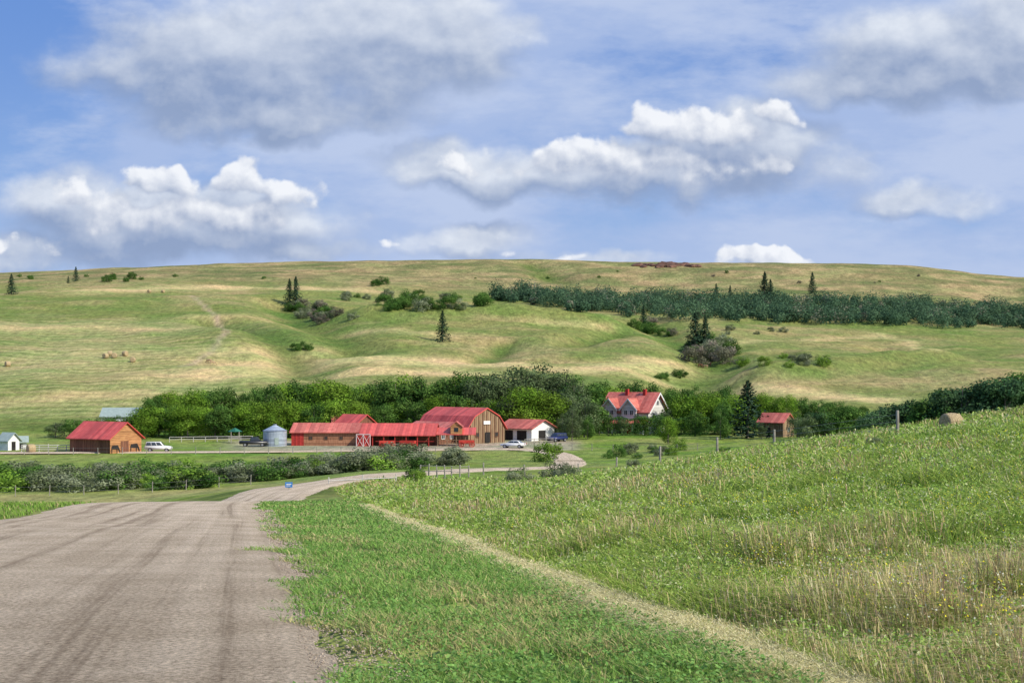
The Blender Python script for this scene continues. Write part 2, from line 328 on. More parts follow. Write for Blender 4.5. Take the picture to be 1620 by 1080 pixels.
def gcol(x,y):
    D=np.maximum(y,1);px=810+F*x/np.maximum(y,8)
    n=fbm(x/50,y/65,31,4);n2=fbm(x/10,y/14,37,3);n3=fbm(x/160,y/160,41,3);n4=fbm(x/34,y/13,43,4)
    def mix(a,b,t): return a*(1-t[:,None])+b*t[:,None]
    c=mix(np.tile(G1,(len(x),1)),G2,sst(.3,.7,n2))
    hill=sst(335,360,D)
    hc=mix(np.tile(G2,(len(x),1)),GO*.74,sst(.45,.65,n)*.68)
    hc=mix(hc,G1*1.15,sst(.5,.7,n2)*.4)
    hc=mix(hc,np.array((.165,.23,.05)),sst(.46,.62,n3)*.38)
    hc=mix(hc,GO*.78,sst(.57,.71,n4)*.38)
    lf=sst(450,350,px+40*(n2-.5))*sst(345,365,D)*sst(640,600,D)
    ph=(D+12*np.sin(x/38)+20*(n-.5))/7.0
    band=.5+.5*np.sin(ph*2*np.pi)
    hay=mix(np.tile(np.array((.20,.245,.068)),(len(x),1)),np.array((.46,.415,.19)),np.clip(band*.6+1.3*(n-.42),0,1))
    hc=mix(hc,hay,lf)
    for pl,w,a in bands:
        dd=pdist(x,y,pl)*(1+.8*(n2-.5));hc=mix(hc,GO*1.1,np.clip(np.exp(-(dd/w)**2)*a*sst(.1,.4,n2+.2),0,1))
    up=sst(820,960,D);hc=mix(hc,mix(mix(np.tile(BR,(len(x),1)),GO*.74,sst(.42,.6,n2)),np.array((.16,.175,.065)),sst(.48,.66,n4)),up*.88)
    for pl,w,dp in gullies:
        if dp>2: hc=mix(hc,np.array((.095,.16,.03)),np.exp(-(pdist(x,y,pl)/(w*.75))**2)*.8)
    tr=pdist(x,y,[(X(285,455),455),(X(330,490),490),(X(358,540),540),(X(357,600),600),(X(325,680),680),(X(300,740),740)])
    hc=mix(hc,np.array((.45,.36,.23)),np.exp(-(tr/1.3)**2)*.8)
    c=mix(c,hc,hill)
    val=sst(140,150,D)*sst(335,315,D);vc=mix(np.tile(BRG,(len(x),1)),np.array((.25,.30,.08)),sst(.35,.65,n2));c=mix(c,vc,val)
    ol=sst(150,158,D)*sst(178,168,D)*sst(520,400,px);c=mix(c,GO*.85,ol*.6)
    yard=sst(259,264,D)*sst(303,292,D)*sst(330,400,px)*sst(930,895,px)*sst(.3,.4,n2+.15);c=mix(c,np.array((.44,.375,.29)),yard*.85)
    fg=sst(150,125,D);xs=xsw(D);fld=sst(0,.6,x-xs)*fg
    fc=mix(np.tile(np.array((.225,.285,.06)),(len(x),1)),np.array((.46,.39,.18)),meadow_dry(x,y)*.8)
    c=mix(c,fc,fld)
    sw=np.exp(-((x-xs)/(.30+.006*D))**4)*fg*sst(60,50,D);c=mix(c,np.array((.60,.54,.30)),sw*.9)
    ve=(x>xr(D)-1)*(x<xs-.2)*fg*(D<66);c=mix(c,np.array((.17,.225,.055)),ve*.9)
    return np.clip(c,0,1)
ys=list(-27+1.0*1.0142**np.arange(0,430));ys=[y for y in ys if y<330]
y=ys[-1]
while y<640: y+=1.7;ys.append(y)
while y<1250: y*=1.0065;ys.append(y)
while y<2950: y*=1.03;ys.append(y)
ys=np.array(ys);ns=470;ss=np.linspace(-.70,.70,ns)
Yg,Sg=np.meshgrid(ys,ss,indexing='ij');Xg=Sg*(Yg+28);xf=Xg.ravel();yf=Yg.ravel()
zf=H(xf,yf)
sel=(yf<300)&(np.abs(xf)<170)
dA=np.full(len(xf),99.);dA[sel]=np.minimum(pdist(xf[sel],yf[sel],[tuple(p) for p in roadA[::3]])+1.3*sst(150,200,yf[sel]),pdist(xf[sel],yf[sel],[tuple(p) for p in roadB[::3]])+1.0)
zf=zf-.22*sst(3.1,2.3,dA)
nr=len(ys);ii=(np.arange(nr-1)[:,None]*ns+np.arange(ns-1)[None,:]).ravel()
Q=np.stack([ii,ii+1,ii+ns+1,ii+ns],1)
me=qmesh('ground',np.stack([xf,yf,zf],1),Q,gcol(xf,yf),True)
obj('ground',me,M['ground'],kind="structure")
def strip(name,cl,hw,lift,seed,hw2=None):
    t=np.gradient(cl,axis=0);t/=np.linalg.norm(t,axis=1)[:,None];nrm=np.stack([t[:,1],-t[:,0]],1)
    k=13;w=np.linspace(-1,1,k);V=[];A=[];s=np.concatenate([[0],np.cumsum(np.linalg.norm(np.diff(cl,axis=0),axis=1))])
    hwv=np.full(len(cl),hw) if hw2 is None else hw+(hw2-hw)*sst(150,200,cl[:,1])
    for j in range(k):
        e=w[j]*hwv
        jit=(fbm(s/1.3,np.full(len(s),w[j]*5.),seed,3)-.5)*.9 if abs(w[j])==1 else 0*s
        p=cl+nrm*(e+jit)[:,None]
        z=H(p[:,0],p[:,1])+lift+.0003*np.maximum(p[:,1],0)+.05*(1-w[j]**2)
        if abs(w[j])==1: z-=.10
        V.append(np.stack([p[:,0],p[:,1],z],1));A.append(np.stack([e,s,0*s],1))
    V=np.stack(V,1).reshape(-1,3);A=np.stack(A,1).reshape(-1,3)
    i=(np.arange(len(cl)-1)[:,None]*k+np.arange(k-1)[None,:]).ravel();Q=np.stack([i,i+1,i+k+1,i+k],1)
    me=qmesh(name,V,Q,None,True);a=me.attributes.new("Across",'FLOAT_VECTOR','POINT');a.data.foreach_set("vector",A.astype(np.float32).ravel())
    return obj(name,me,M['road'],kind="structure")
strip('road',catmull([tuple(p) for p in roadA[::4]],.35),3.85,.03,3,2.4)
strip('farm_road',roadB,2.3,.04,7)
# ---------------------------------------------------------------- grass
def blades(x,y,h,w,col,bend=.35,midw=.75,tipw=.12,lie=None,mid=.5):
    n=len(x);z=H(x,y);a=rng.uniform(0,2*np.pi,n);dx,dy=np.cos(a),np.sin(a)
    b=rng.uniform(0,2*np.pi,n);bx=np.cos(b)*.8-.35;by=np.sin(b)*.8
    k=bend*h*rng.uniform(.3,1.3,n)
    V=np.zeros((n,6,3))
    lv=[(0,0,1.0),(mid,.3,midw),(1,1,tipw)]
    for i,(t,kk,ww) in enumerate(lv):
        cx=x+bx*k*kk;cy=y+by*k*kk;cz=z+h*t*(1-.25*kk*bend)-.02
        if lie is not None: cz=z+.03+lie*(.3+.7*(i==1))
        V[:,2*i,:]=np.stack([cx-dx*w*ww/2,cy-dy*w*ww/2,cz],1);V[:,2*i+1,:]=np.stack([cx+dx*w*ww/2,cy+dy*w*ww/2,cz],1)
    base=(np.arange(n)*6)[:,None]
    Q=np.concatenate([base+np.array([[0,1,3,2]]),base+np.array([[2,3,5,4]])],0)
    C=np.repeat(col[:,None,:],6,1)
    return V.reshape(-1,3),Q,C.reshape(-1,3)
def leafq(c,nrm,size,ar=.35):
    n=len(c);r=rng.normal(size=(n,3));t=np.cross(nrm,r);t/=np.linalg.norm(t,axis=1)[:,None]+1e-9;b=np.cross(nrm,t)
    s=size[:,None];V=np.stack([c-t*s*.5,c-b*s*ar,c+t*s*.5,c+b*s*ar],1)
    return V.reshape(-1,3),(np.arange(n)*4)[:,None]+np.array([[0,1,2,3]])
def merge(L):
    V=[];Q=[];C=[];o=0
    for v,q,c in L: V.append(v);Q.append(q+o);C.append(c);o+=len(v)
    return np.concatenate(V),np.concatenate(Q),np.concatenate(C)
def samp(n,d0,d1,u0,u1,pw=1.0):
    d=d0*(d1/d0)**(rng.random(n)**pw);u=rng.uniform(u0,u1,n);return u*d,d
def pick(cols,p,n):
    i=rng.choice(len(cols),n,p=p);return np.array(cols)[i]*rng.uniform(.75,1.25,(n,1))
# verge
x,y=samp(380000,5.5,66,-.22,.22);xs=xsw(y);e=(fbm(y/1.1,y*0,61,3)-.5)*1.5+(fbm(y/.3,y*0,62,2)-.5)*.6
k=(x>xr(y)+e)&(x<xs-.12);x,y,e=x[k],y[k],e[k]
dens=fbm(x/.5,y/.7,63,4);k=(rng.random(len(x))<sst(.30,.5,dens)+.08)|(x>xr(y)+1.5);x,y=x[k],y[k];n=len(x)
patch=fbm(x/1.5,y/2.5,71,3)
col=np.where((rng.random(n)<sst(.5,.75,patch)*.5+.14)[:,None],pick([(.54,.47,.23),(.45,.42,.18)],[.5,.5],n),pick([(.18,.33,.065),(.24,.40,.09),(.31,.46,.12),(.13,.25,.055)],[.3,.35,.22,.13],n))
hh=rng.uniform(.04,.13,n)*(.35+1.4*fbm(x/.5,y/.5,73,3));ww=np.maximum(.007,.0009*y)*rng.uniform(.7,1.5,n)
L=[blades(x,y,hh,ww,col,.8)]
m=rng.random(n)<.20;cx,cy=x[m]+.02,y[m];c=np.stack([cx,cy,H(cx,cy)+rng.uniform(.03,.10,m.sum())],1);nn=rng.normal(size=(m.sum(),3))*.45+np.array([0,0,1.]);nn/=np.linalg.norm(nn,axis=1)[:,None]
v,q=leafq(c,nn,np.maximum(.028,.0015*cy));L.append((v,q,np.repeat(pick([(.16,.31,.075),(.22,.37,.10)],[.5,.5],m.sum()),4,0)))
V,Q,C=merge(L);obj('verge_grass',qmesh('verge_grass',V,Q,C),M['grass'],kind="stuff")
x,y=samp(60000,20,75,-.75,-.2);xl=xr(y)-7.5;k=(x<xl+.1)&(x>xl-14);x,y=x[k],y[k];n=len(x)
col=pick([(.18,.31,.05),(.24,.37,.08),(.42,.36,.17)],[.45,.4,.15],n)
V,Q,C=blades(x,y,rng.uniform(.06,.2,n),np.maximum(.008,.001*y),col,.6);obj('roadside_grass',qmesh('roadside_grass',V,Q,C),M['grass'],kind="stuff")
# meadow
x,y=samp(560000,5,150,-.20,.39,.85);k=(x>xsw(y)+.15)&(y<155);k&=pdist(x,y,[tuple(p) for p in roadA[::4]])>4.6;x,y=x[k],y[k]
dn=fbm(x/.9,y/.9,81,4);k=rng.random(len(x))<.4+1.0*sst(.38,.6,dn);x,y=x[k],y[k];n=len(x)
P1=fbm(x/5,y/6,52,5);straw=meadow_dry(x,y)
iss=rng.random(n)<straw*.9
cg=pick([(.23,.35,.055),(.31,.415,.085),(.40,.46,.13),(.14,.24,.045)],[.3,.33,.26,.11],n);cs=pick([(.58,.49,.24),(.50,.43,.19),(.50,.34,.21),(.66,.58,.36)],[.33,.27,.20,.2],n)
col=np.where(iss[:,None],cs,cg)
hb=(.06+.30*sst(.36,.68,fbm(x/1.2,y/1.2,83,4))+.07*sst(.5,.7,P1))*(.35+.65*sst(.1,2.0,x-xsw(y)))+.04
hb*=1-.35*sst(90,140,y)
hh=hb*rng.uniform(.4,1.5,n);ww=np.maximum(.0045,.00075*y)*rng.uniform(.6,1.4,n)
a=iss;L=[blades(x[~a],y[~a],hh[~a],ww[~a]*1.1,col[~a],1.1),blades(x[a],y[a],hh[a]*1.05,ww[a]*.6,col[a],1.0,midw=1.2,mid=.8)]
wn=fbm(x/.8,y/.8,91,4);m=(rng.random(n)<.80*sst(.44,.62,wn)+.12)&~iss;wx,wy=x[m],y[m];k=m.sum()
c=np.stack([wx+rng.normal(0,.06,k),wy+rng.normal(0,.06,k),H(wx,wy)+hb[m]*rng.uniform(.3,1.25,k)],1);nn=rng.normal(size=(k,3))*.9+np.array([0.3,-.2,.6]);nn/=np.linalg.norm(nn,axis=1)[:,None]
v,q=leafq(c,nn,np.maximum(.022,.0019*wy)*rng.uniform(.6,1.6,k),.24);L.append((v,q,np.repeat(pick([(.24,.38,.07),(.34,.46,.12),(.16,.27,.055),(.50,.53,.28)],[.36,.34,.13,.17],k),4,0)))
V,Q,C=merge(L);obj('meadow_grass',qmesh('meadow_grass',V,Q,C),M['grass'],kind="stuff")
fx,fy=samp(26000,6,60,.0,.39);fn=fbm(fx/2.2,fy/3,97,3);k=(fx>xsw(fy)+1)&(rng.random(len(fx))<sst(.48,.66,fn)*sst(.0,7,fx)+.06);fx,fy=fx[k],fy[k];n=len(fx)
c=np.stack([fx,fy,H(fx,fy)+rng.uniform(.12,.34,n)],1);nn=rng.normal(size=(n,3))*.5+np.array([0,-.5,.8]);nn/=np.linalg.norm(nn,axis=1)[:,None]
v,q=leafq(c,nn,np.maximum(.017,.0011*fy));obj('meadow_flowers',qmesh('meadow_flowers',v,q,np.repeat(pick([(.78,.70,.05),(.66,.66,.52)],[.65,.35],n),4,0)),M['grass'],kind="stuff")
n=50000;y=5.5*(58/5.5)**rng.random(n);x=xsw(y)+rng.normal(0,.125,n)*(.8+.01*y)
V,Q,C=blades(x,y,rng.uniform(.12,.28,n),np.maximum(.006,.0008*y),pick([(.76,.69,.40),(.68,.61,.31),(.48,.50,.20)],[.5,.35,.15],n),1.0,lie=rng.uniform(0,.045,n));obj('cut_hay_swath',qmesh('cut_hay_swath',V,Q,C),M['grass'],kind="stuff")
n=34000;y=6*(50/6)**rng.random(n);x=xr(y)+.30-np.abs(rng.normal(0,1.9,n));z=H(x,y)+.035
s=np.maximum(.0065,.0005*y)*rng.uniform(.4,1.6,n)
oc=np.array([(1,0,0),(0,1,0),(-1,0,0),(0,-1,0),(0,0,.6),(0,0,-.6)],float);V=np.stack([x,y,z],1)[:,None,:]+(oc[None]*rng.uniform(.6,1.3,(n,6,1)))*s[:,None,None]
T=np.array([(0,1,4),(1,2,4),(2,3,4),(3,0,4),(1,0,5),(2,1,5),(3,2,5),(0,3,5)]);Q=((np.arange(n)*6)[:,None,None]+T[None]).reshape(-1,3)
obj('gravel',qmesh('gravel',V.reshape(-1,3),Q),M['gravel'],kind="stuff")
# ---------------------------------------------------------------- trees
def trunk_mesh(name,h,r,limbs):
    m=MB();pts=[(0,0,-.3),(.05*h*.2,0,h*.3),(-.02*h*.3,.02*h,h*.6),(0,0,h)];rad=[r,r*.75,r*.5,r*.15];n=8
    b=len(m.v)
    for p,rr in zip(pts,rad):
        for i in range(n):
            a=2*math.pi*i/n;m.v.append((p[0]+rr*math.cos(a),p[1]+rr*math.sin(a),p[2]))
    for k in range(3):
        for i in range(n): m.f.append((b+k*n+i,b+k*n+(i+1)%n,b+(k+1)*n+(i+1)%n,b+(k+1)*n+i))
    for (e,z0) in limbs: m.beam((0,0,z0),e,r*.22,5)
    return m.mesh(name)
def broad(seed,h,w,ncl,nl,cols,lsz=.34,base=.0):
    r=np.random.default_rng(seed);cen=[];rad=[]
    while len(cen)<ncl:
        p=r.uniform(-1,1,3)
        if np.linalg.norm(p)>1: continue
        t=(p[2]+1)/2;taper=(1-.45*t**2.4)*(.85+.15*min(1,t*4))
        z=h*(base+.07)+t*h*(.93-base-.07)
        q=1.25 if math.hypot(p[0],p[1])<.6 else 1.0
        cen.append((p[0]*w/2*taper*q*.9,p[1]*w/2*taper*q*.9,z));rad.append(w*r.uniform(.14,.23))
    V=[];Qs=[];C=[];o=0
    for c,ra in zip(cen,rad):
        n=int(nl*(ra/(w*.17))**2);d=r.normal(size=(n,3));d/=np.linalg.norm(d,axis=1)[:,None]
        rr=ra*(r.random(n)**.28)*(1+.14*r.normal(size=n)*.5);P=np.array(c)+d*rr[:,None]*np.array([1,1,.85])
        nn=d*1.2+r.normal(size=(n,3))*.38+np.array([0,0,.15]);nn/=np.linalg.norm(nn,axis=1)[:,None]
        v,q=leafq(P,nn,lsz*r.uniform(.55,1.25,n),.42);cc=np.array(cols)[r.integers(0,len(cols))]*r.uniform(.85,1.15)
        V.append(v);Qs.append(q+o);o+=len(v);C.append(np.repeat(cc[None]*r.uniform(.84,1.18,(n,1)),4,0))
    cr=qmesh('crown',np.concatenate(V),np.concatenate(Qs),np.concatenate(C))
    lim=[(c,max(.2*h,c[2]-.25*h)) for c in cen[:9]]
    return trunk_mesh('trunk',h*.85,h*.018,lim),cr
def spruce(seed,h=10.,w=5.6,cols=((.022,.05,.028),(.035,.07,.038),(.055,.095,.055)),nb=130,npb=24):
    r=np.random.default_rng(seed);P=[];S=[];NN=[]
    for i in range(nb):
        t=(i/nb)**.85;z=h*(.04+.93*t);L=w/2*(1-t)**.8*r.uniform(.5,1.3)+.12;a=i*2.399+r.uniform(-.4,.4)
        u=r.random(npb)**.7;rr=u*L;P.append(np.stack([np.cos(a)*rr+r.normal(0,.14,npb)*L*.5,np.sin(a)*rr+r.normal(0,.14,npb)*L*.5,z-rr*.28+r.normal(0,.09,npb)+.1*rr*rr/L],1))
        nn=r.normal(size=(npb,3))*.5+np.array([np.cos(a)*.6,np.sin(a)*.6,.6]);NN.append(nn);S.append(np.full(npb,.46)*r.uniform(.6,1.2,npb)*(.5+.5*(1-t)))
    P=np.concatenate(P);NN=np.concatenate(NN);NN/=np.linalg.norm(NN,axis=1)[:,None]
    v,q=leafq(P,NN,np.concatenate(S));c=np.array(cols)[r.integers(0,len(cols),len(P))]
    return trunk_mesh('trunk',h*.93,.17,[]),qmesh('crown',v,q,np.repeat(c,4,0))
BRI=[(.155,.275,.03),(.21,.33,.045),(.11,.215,.025)];DRK=[(.055,.125,.028),(.085,.17,.036),(.115,.205,.045)];GRY=[(.13,.18,.08),(.17,.22,.10),(.10,.15,.06)];BLU=[(.055,.11,.05),(.075,.14,.06),(.06,.125,.05)]
SP={}
SP['bri']=[broad(i,10,8.8,30,125,BRI) for i in (11,12,13,14)]
SP['drk']=[broad(i,10,7.0,30,115,DRK) for i in (21,22,23,24)]
SP['gry']=[broad(i,10,7.2,30,115,GRY,.3) for i in (31,32,33)]
SP['blu']=[broad(i,10,6.8,28,115,BLU) for i in (41,42)]
SP['spruce']=[spruce(i) for i in (51,52,53)]
SH={}
for nm,cc in (('bri',[(.17,.29,.04),(.22,.34,.06)]),('drk',DRK),('gry',[(.18,.21,.115),(.24,.27,.165),(.12,.155,.07)]),('brn',[(.21,.18,.14),(.17,.17,.11)])):
    SH[nm]=[broad(i,2.,3.2,16,110,cc,.16,-.08) for i in (61,62,63)]
lab={'bri':("broadleaf_tree","bright green broadleaf tree in the farmyard shelterbelt"),'drk':("poplar_tree","dark green poplar in the shelterbelt behind the barns"),'gry':("willow_tree","grey-green willow standing behind the barn"),'blu':("aspen_tree","dark bluish-green aspen on the edge of the slope"),'spruce':("spruce_tree","dark conical spruce standing alone on the hillside")}
grp={'bri':"trees sheltering the farmyard",'drk':"trees sheltering the farmyard",'gry':"trees sheltering the farmyard",'blu':"trees beyond the meadow crest",'spruce':"spruces on the hillside"}
def tree(sp,x,y,h,wid=1.0,label=None):
    t,c=random.choice(SP[sp]);nm,lb=lab[sp];z=Hs(x,y)
    e=empty(nm,(x,y,z-.05),random.uniform(0,6.28),label or lb,"tree",grp[sp]);s=h/10;e.scale=(s*wid,s*wid,s)
    a=obj('trunk',t,M['bark'],e);b=obj('crown',c,M['needle'] if sp=='spruce' else M['leaf'],e)
def shrub(sp,x,y,h,w=None,label="low willow shrub on the creek bank",nm="shrub",group="shrubs along the creek"):
    t,c=random.choice(SH[sp]);w=w or h*1.6;z=Hs(x,y);o=obj(nm,c,M['leaf'],None,label=label,category="bush",group=group)
    o.location=(x,y,z-.1);o.scale=(w/3.2,w/3.2,h/2.);o.rotation_euler=(0,0,random.uniform(0,6.28))
def tophei(px,D,top): return (600-top)/F*D-Hs(X(px,D),D)
def row(pts,D0,D1,step,sp,wid=1.0,jt=6):
    px=pts[0][0]
    while px<=pts[-1][0]:
        D=random.uniform(D0,D1);top=np.interp(px,[p[0] for p in pts],[p[1] for p in pts])+random.uniform(-jt*.6,jt*2.0)
        h=max(2.5,tophei(px,D,top));s=random.choice(sp);tree(s,X(px,D),D,h,wid*random.uniform(.85,1.3)*(1 if h>8 else 1.25))
        px+=step*random.uniform(.7,1.3)
row([(235,625),(300,612),(380,608),(450,600),(520,597),(570,604)],322,340,15,['bri','drk','drk'])
row([(220,642),(330,634),(450,634),(575,628)],302,315,14,['bri','bri','bri','drk'],1.05)
row([(560,602),(620,588),(700,586),(760,583)],322,340,14,['drk','drk','bri'])
row([(590,634),(680,624),(762,615)],310,318,16,['drk','bri','drk'])
row([(745,584),(800,574),(880,572),(930,588)],318,332,13,['gry','gry','drk'])
row([(772,622),(850,604),(925,625)],308,314,16,['gry','bri','gry'])
row([(940,598),(1000,597),(1060,604),(1140,608),(1200,620),(1290,628),(1370,640)],350,364,14,['drk','drk','bri'])
row([(1070,622),(1130,618),(1170,625)],318,330,15,['bri','drk'])
row([(1262,640),(1310,636),(1370,640)],286,300,14,['blu','gry','drk'])
row([(1130,640),(1200,648)],322,330,16,['drk','gry'])
row([(1380,640),(1440,622),(1500,606),(1560,588),(1620,572),(1700,562)],215,235,14,['blu','blu','drk'],1.2)
row([(1395,635),(1470,624),(1540,602),(1640,582)],240,255,16,['blu','drk'],1.2)
row([(88,660),(150,657),(225,655)],300,312,14,['drk','drk','gry'],1.25,4)
for px,top,D,sp in [(1057,655,285,'bri'),(1140,640,300,'drk'),(905,640,296,'gry'),(890,652,300,'gry'),(938,622,326,'drk'),(948,640,322,'drk'),(930,655,300,'drk'),(1070,626,328,'drk'),(1078,636,322,'bri'),(1040,650,318,'drk'),(1058,644,322,'gry'),(1010,653,319,'drk'),(962,652,316,'drk'),(985,655,316,'gry'),(1100,642,312,'drk'),(1022,655,317,'bri'),(1265,655,304,'drk'),(1205,668,300,'gry')]:
    tree(sp,X(px,D),D,max(3,tophei(px,D,top)),.9,"leafy tree on the lawn beside the farmhouse")
for px,b,t,w in [(1183,688,594,1.45),(18,466,432,1.1),(120,445,421,1),(108,448,436,1),(458,484,440,.9),(468,485,436,.9),(700,540,490,1.0),(1210,485,428,1.0),(1219,487,440,.9),(1285,466,429,.95),(1018,522,482,.9),(1100,560,492,1.2),(1116,556,498,1.1),(1133,470,447,.9),(1155,480,450,.8)]:
    D=305 if b>650 else hit(px,b,350);h=(b-t)/F*D
    tree('spruce',X(px,D),D,h,w*1.05,"tall dark spruce beside the farmhouse lawn" if b>650 else None)
for i in range(112):
    px=-60+i*6.2+random.uniform(-6,6);D=random.uniform(176 if px<330 else 186,206);h=random.uniform(1.6,2.7);shrub(random.choice(['gry','drk','gry','gry','drk','bri']),X(px,D),D,h,h*random.uniform(2.2,3.2))
for i in range(18):
    px=random.uniform(560,725);D=random.uniform(206,224);h=random.uniform(1.8,3.4);shrub('gry',X(px,D),D,h,h*2,label="grey-green willow shrub on the creek bank")
for i in range(16):
    px=random.uniform(950,1160);D=random.uniform(232,262);shrub(random.choice(['gry','bri','drk']),X(px,D),D,random.uniform(1.0,2.2),label="willow shrub beside the house driveway",group="shrubs beside the driveway")
for px,D,h,sp in [(866,222,3.0,'bri'),(655,138,1.3,'drk'),(660,136,1.1,'bri'),(820,122,1.3,'gry'),(880,114,1.5,'gry'),(900,112,1.2,'gry'),(1000,112,.9,'gry'),(1385,62,.5,'gry')]:
    shrub(sp,X(px,D),D,h,h*1.9,"rounded green bush beside the driveway" if px==866 else "low silvery bush on the meadow edge",group="bushes on the meadow edge")
def hs(px0,px1,py0,py1,n,sps,h0,h1):
    for i in range(n):
        px=random.uniform(px0,px1);q=random.uniform(py0,py1);D=hit(px,q,350);h=random.uniform(h0,h1);shrub(random.choice(sps),X(px,D),D,h,h*1.9,label="dark shrub in a hillside draw",group="shrubs on the hillside")
hs(455,520,486,505,17,['drk','gry','brn'],2.5,5);hs(500,560,492,512,9,['gry','brn'],2,4);hs(540,610,470,482,8,['gry','drk'],2,4);hs(600,770,470,492,26,['drk','gry','drk'],3,6)
hs(1092,1160,545,578,16,['gry','brn','drk'],4,8);hs(1160,1320,565,582,13,['bri','gry'],1.5,3.5);hs(1000,1090,512,534,9,['brn','drk'],3,5);hs(465,490,552,556,4,['drk'],2,3);hs(585,612,449,453,3,['drk'],3,5);hs(1040,1095,595,603,5,['bri','drk'],1.5,3);hs(160,225,441,446,4,['drk'],2.5,5);hs(1150,1300,520,530,5,['gry'],1.5,3)
hs(30,420,437,443,8,['drk'],1.5,3);hs(600,1600,424,450,10,['drk','brn'],1,2.2)
def woodland(name,poly,n,h0,h1,seed):
    r=np.random.default_rng(seed);Vs=[];Qs=[];Cs=[];o=0
    for i in range(n):
        px=r.uniform(poly[0][0],poly[-1][0]);tp=np.interp(px,[p[0] for p in poly],[p[1] for p in poly]);bt=np.interp(px,[p[0] for p in poly],[p[2] for p in poly])+15*(float(fbm(px/30.,0,5,3))-.55)
        D=hit(px,tp+12+max(3,bt-tp-12)*r.random(),500);x=X(px,D);h=r.uniform(h0,h1)*(.45+1.1*float(vn(px/28.,D/18.,8)));w=max(3.2,h*r.uniform(.65,1.05));m=130
        d=r.normal(size=(m,3));d/=np.linalg.norm(d,axis=1)[:,None];lump=1+.25*np.sin(d[:,0]*4+i)*np.cos(d[:,2]*5+i*2)
        P=d*(lump*r.random(m)**.28)[:,None]*np.array([w/2,w/2,h*.5])
        P+=np.array([x,D,Hs(x,D)+h*.42]);nn=d*1.2+r.normal(size=(m,3))*.4+np.array([0,0,.2]);nn/=np.linalg.norm(nn,axis=1)[:,None];v,q=leafq(P,nn,r.uniform(.5,1.05,m),.45)
        c=np.array([(.06,.115,.062),(.078,.14,.074),(.09,.155,.082),(.052,.10,.056)])[r.integers(0,4)]*r.uniform(.8,1.12)
        if r.random()<.05:c=np.array((.2,.2,.14))
        Vs.append(v);Qs.append(q+o);o+=len(v);Cs.append(np.repeat(c[None]*r.uniform(.85,1.15,(m,1)),4,0))
    obj(name,qmesh(name,np.concatenate(Vs),np.concatenate(Qs),np.concatenate(Cs)),M['leaf'],kind="stuff")
woodland('woodland',[(780,460,472),(850,453,486),(900,458,492),(950,464,497),(1050,462,504),(1150,463,508),(1300,466,513),(1450,472,517),(1620,486,520),(1760,495,522)],1600,5,9.5,5)
# ---------------------------------------------------------------- buildings
def window(par,c,w,h,ax,mat_f='white',name='window'):
    x,y,z=c;t=.08;g=MB();f=MB()
    def bx(m,a0,z0,a1,z1,o0,o1):
        if ax=='-y': m.box(x+a0,y-o1,z+z0,x+a1,y-o0,z+z1)
        elif ax=='+x': m.box(x+o0,y+a0,z+z0,x+o1,y+a1,z+z1)
        else: m.box(x-o1,y+a0,z+z0,x-o0,y+a1,z+z1)
    bx(g,-w/2,-h/2,w/2,h/2,.01,.03)
    for a in [(-w/2-t,h/2,w/2+t,h/2+t),(-w/2-t,-h/2-t,w/2+t,-h/2),(-w/2-t,-h/2,-w/2,h/2),(w/2,-h/2,w/2+t,h/2),(-.03,-h/2,.03,h/2)]: bx(f,*a,.005,.07)
    o=part(g,name,M['glass'],par);part(f,'frame',M[mat_f],o)
def roofshell(prof,th):
    return prof+[(p[0],p[1]-th) for p in reversed(prof)]
def gabled(name,loc,rz,L,W,he,hr,wall,roof,label,ov=.4,gable=None):
    e=empty(name,loc,rz,label,"building")
    part(MB().extr([(-W/2,0-.5),(W/2,-.5),(W/2,he),(0,hr),(-W/2,he)],-L/2,L/2),'wall',M[wall],e)
    s=(hr-he)/(W/2);part(MB().extr(roofshell([(-W/2-ov,he-s*ov+.18),(0,hr+.18),(W/2+ov,he-s*ov+.18)],.16),-L/2-ov,L/2+ov),'roof',M[roof],e)
    if gable:
        part(MB().extr([(-W/2+.02,0),(W/2-.02,0),(W/2-.02,he-.05),(0,hr-.05),(-W/2+.02,he-.05)],L/2+.003,L/2+.05),'gable_wall',M[gable],e)
    return e
def loc(px,D,dz=0): x=X(px,D);return (x,D,Hs(x,D)+dz)
e=gabled('log_shed',loc(167,255),math.radians(-33),10.5,7.2,2.7,5.3,'brown','redroof',"orange log shed with red roof and dark painted gable",.5,'log')
part(MB().box(5.31,-1.2,0,5.36,.6,2.1),'door',M['brown'],e)
for y0,s in ((-2.5,1),(1.9,1.1)):
    pr=[(-.9,0),(-.8,.0),(-.75,.75),(-.1,.7),(.35,.7),(.4,0),(.5,0),(.55,.9),(.9,.45),(1.1,.1),(1.25,.2),(1.05,.75),(.6,1.4),(-.75,1.35),(-.95,1.0)]
    part(MB().extr([(y0+a*s*.9,b*s+.05) for a,b in pr],5.37,5.41),'silhouette_decoration',M['dark'],e)
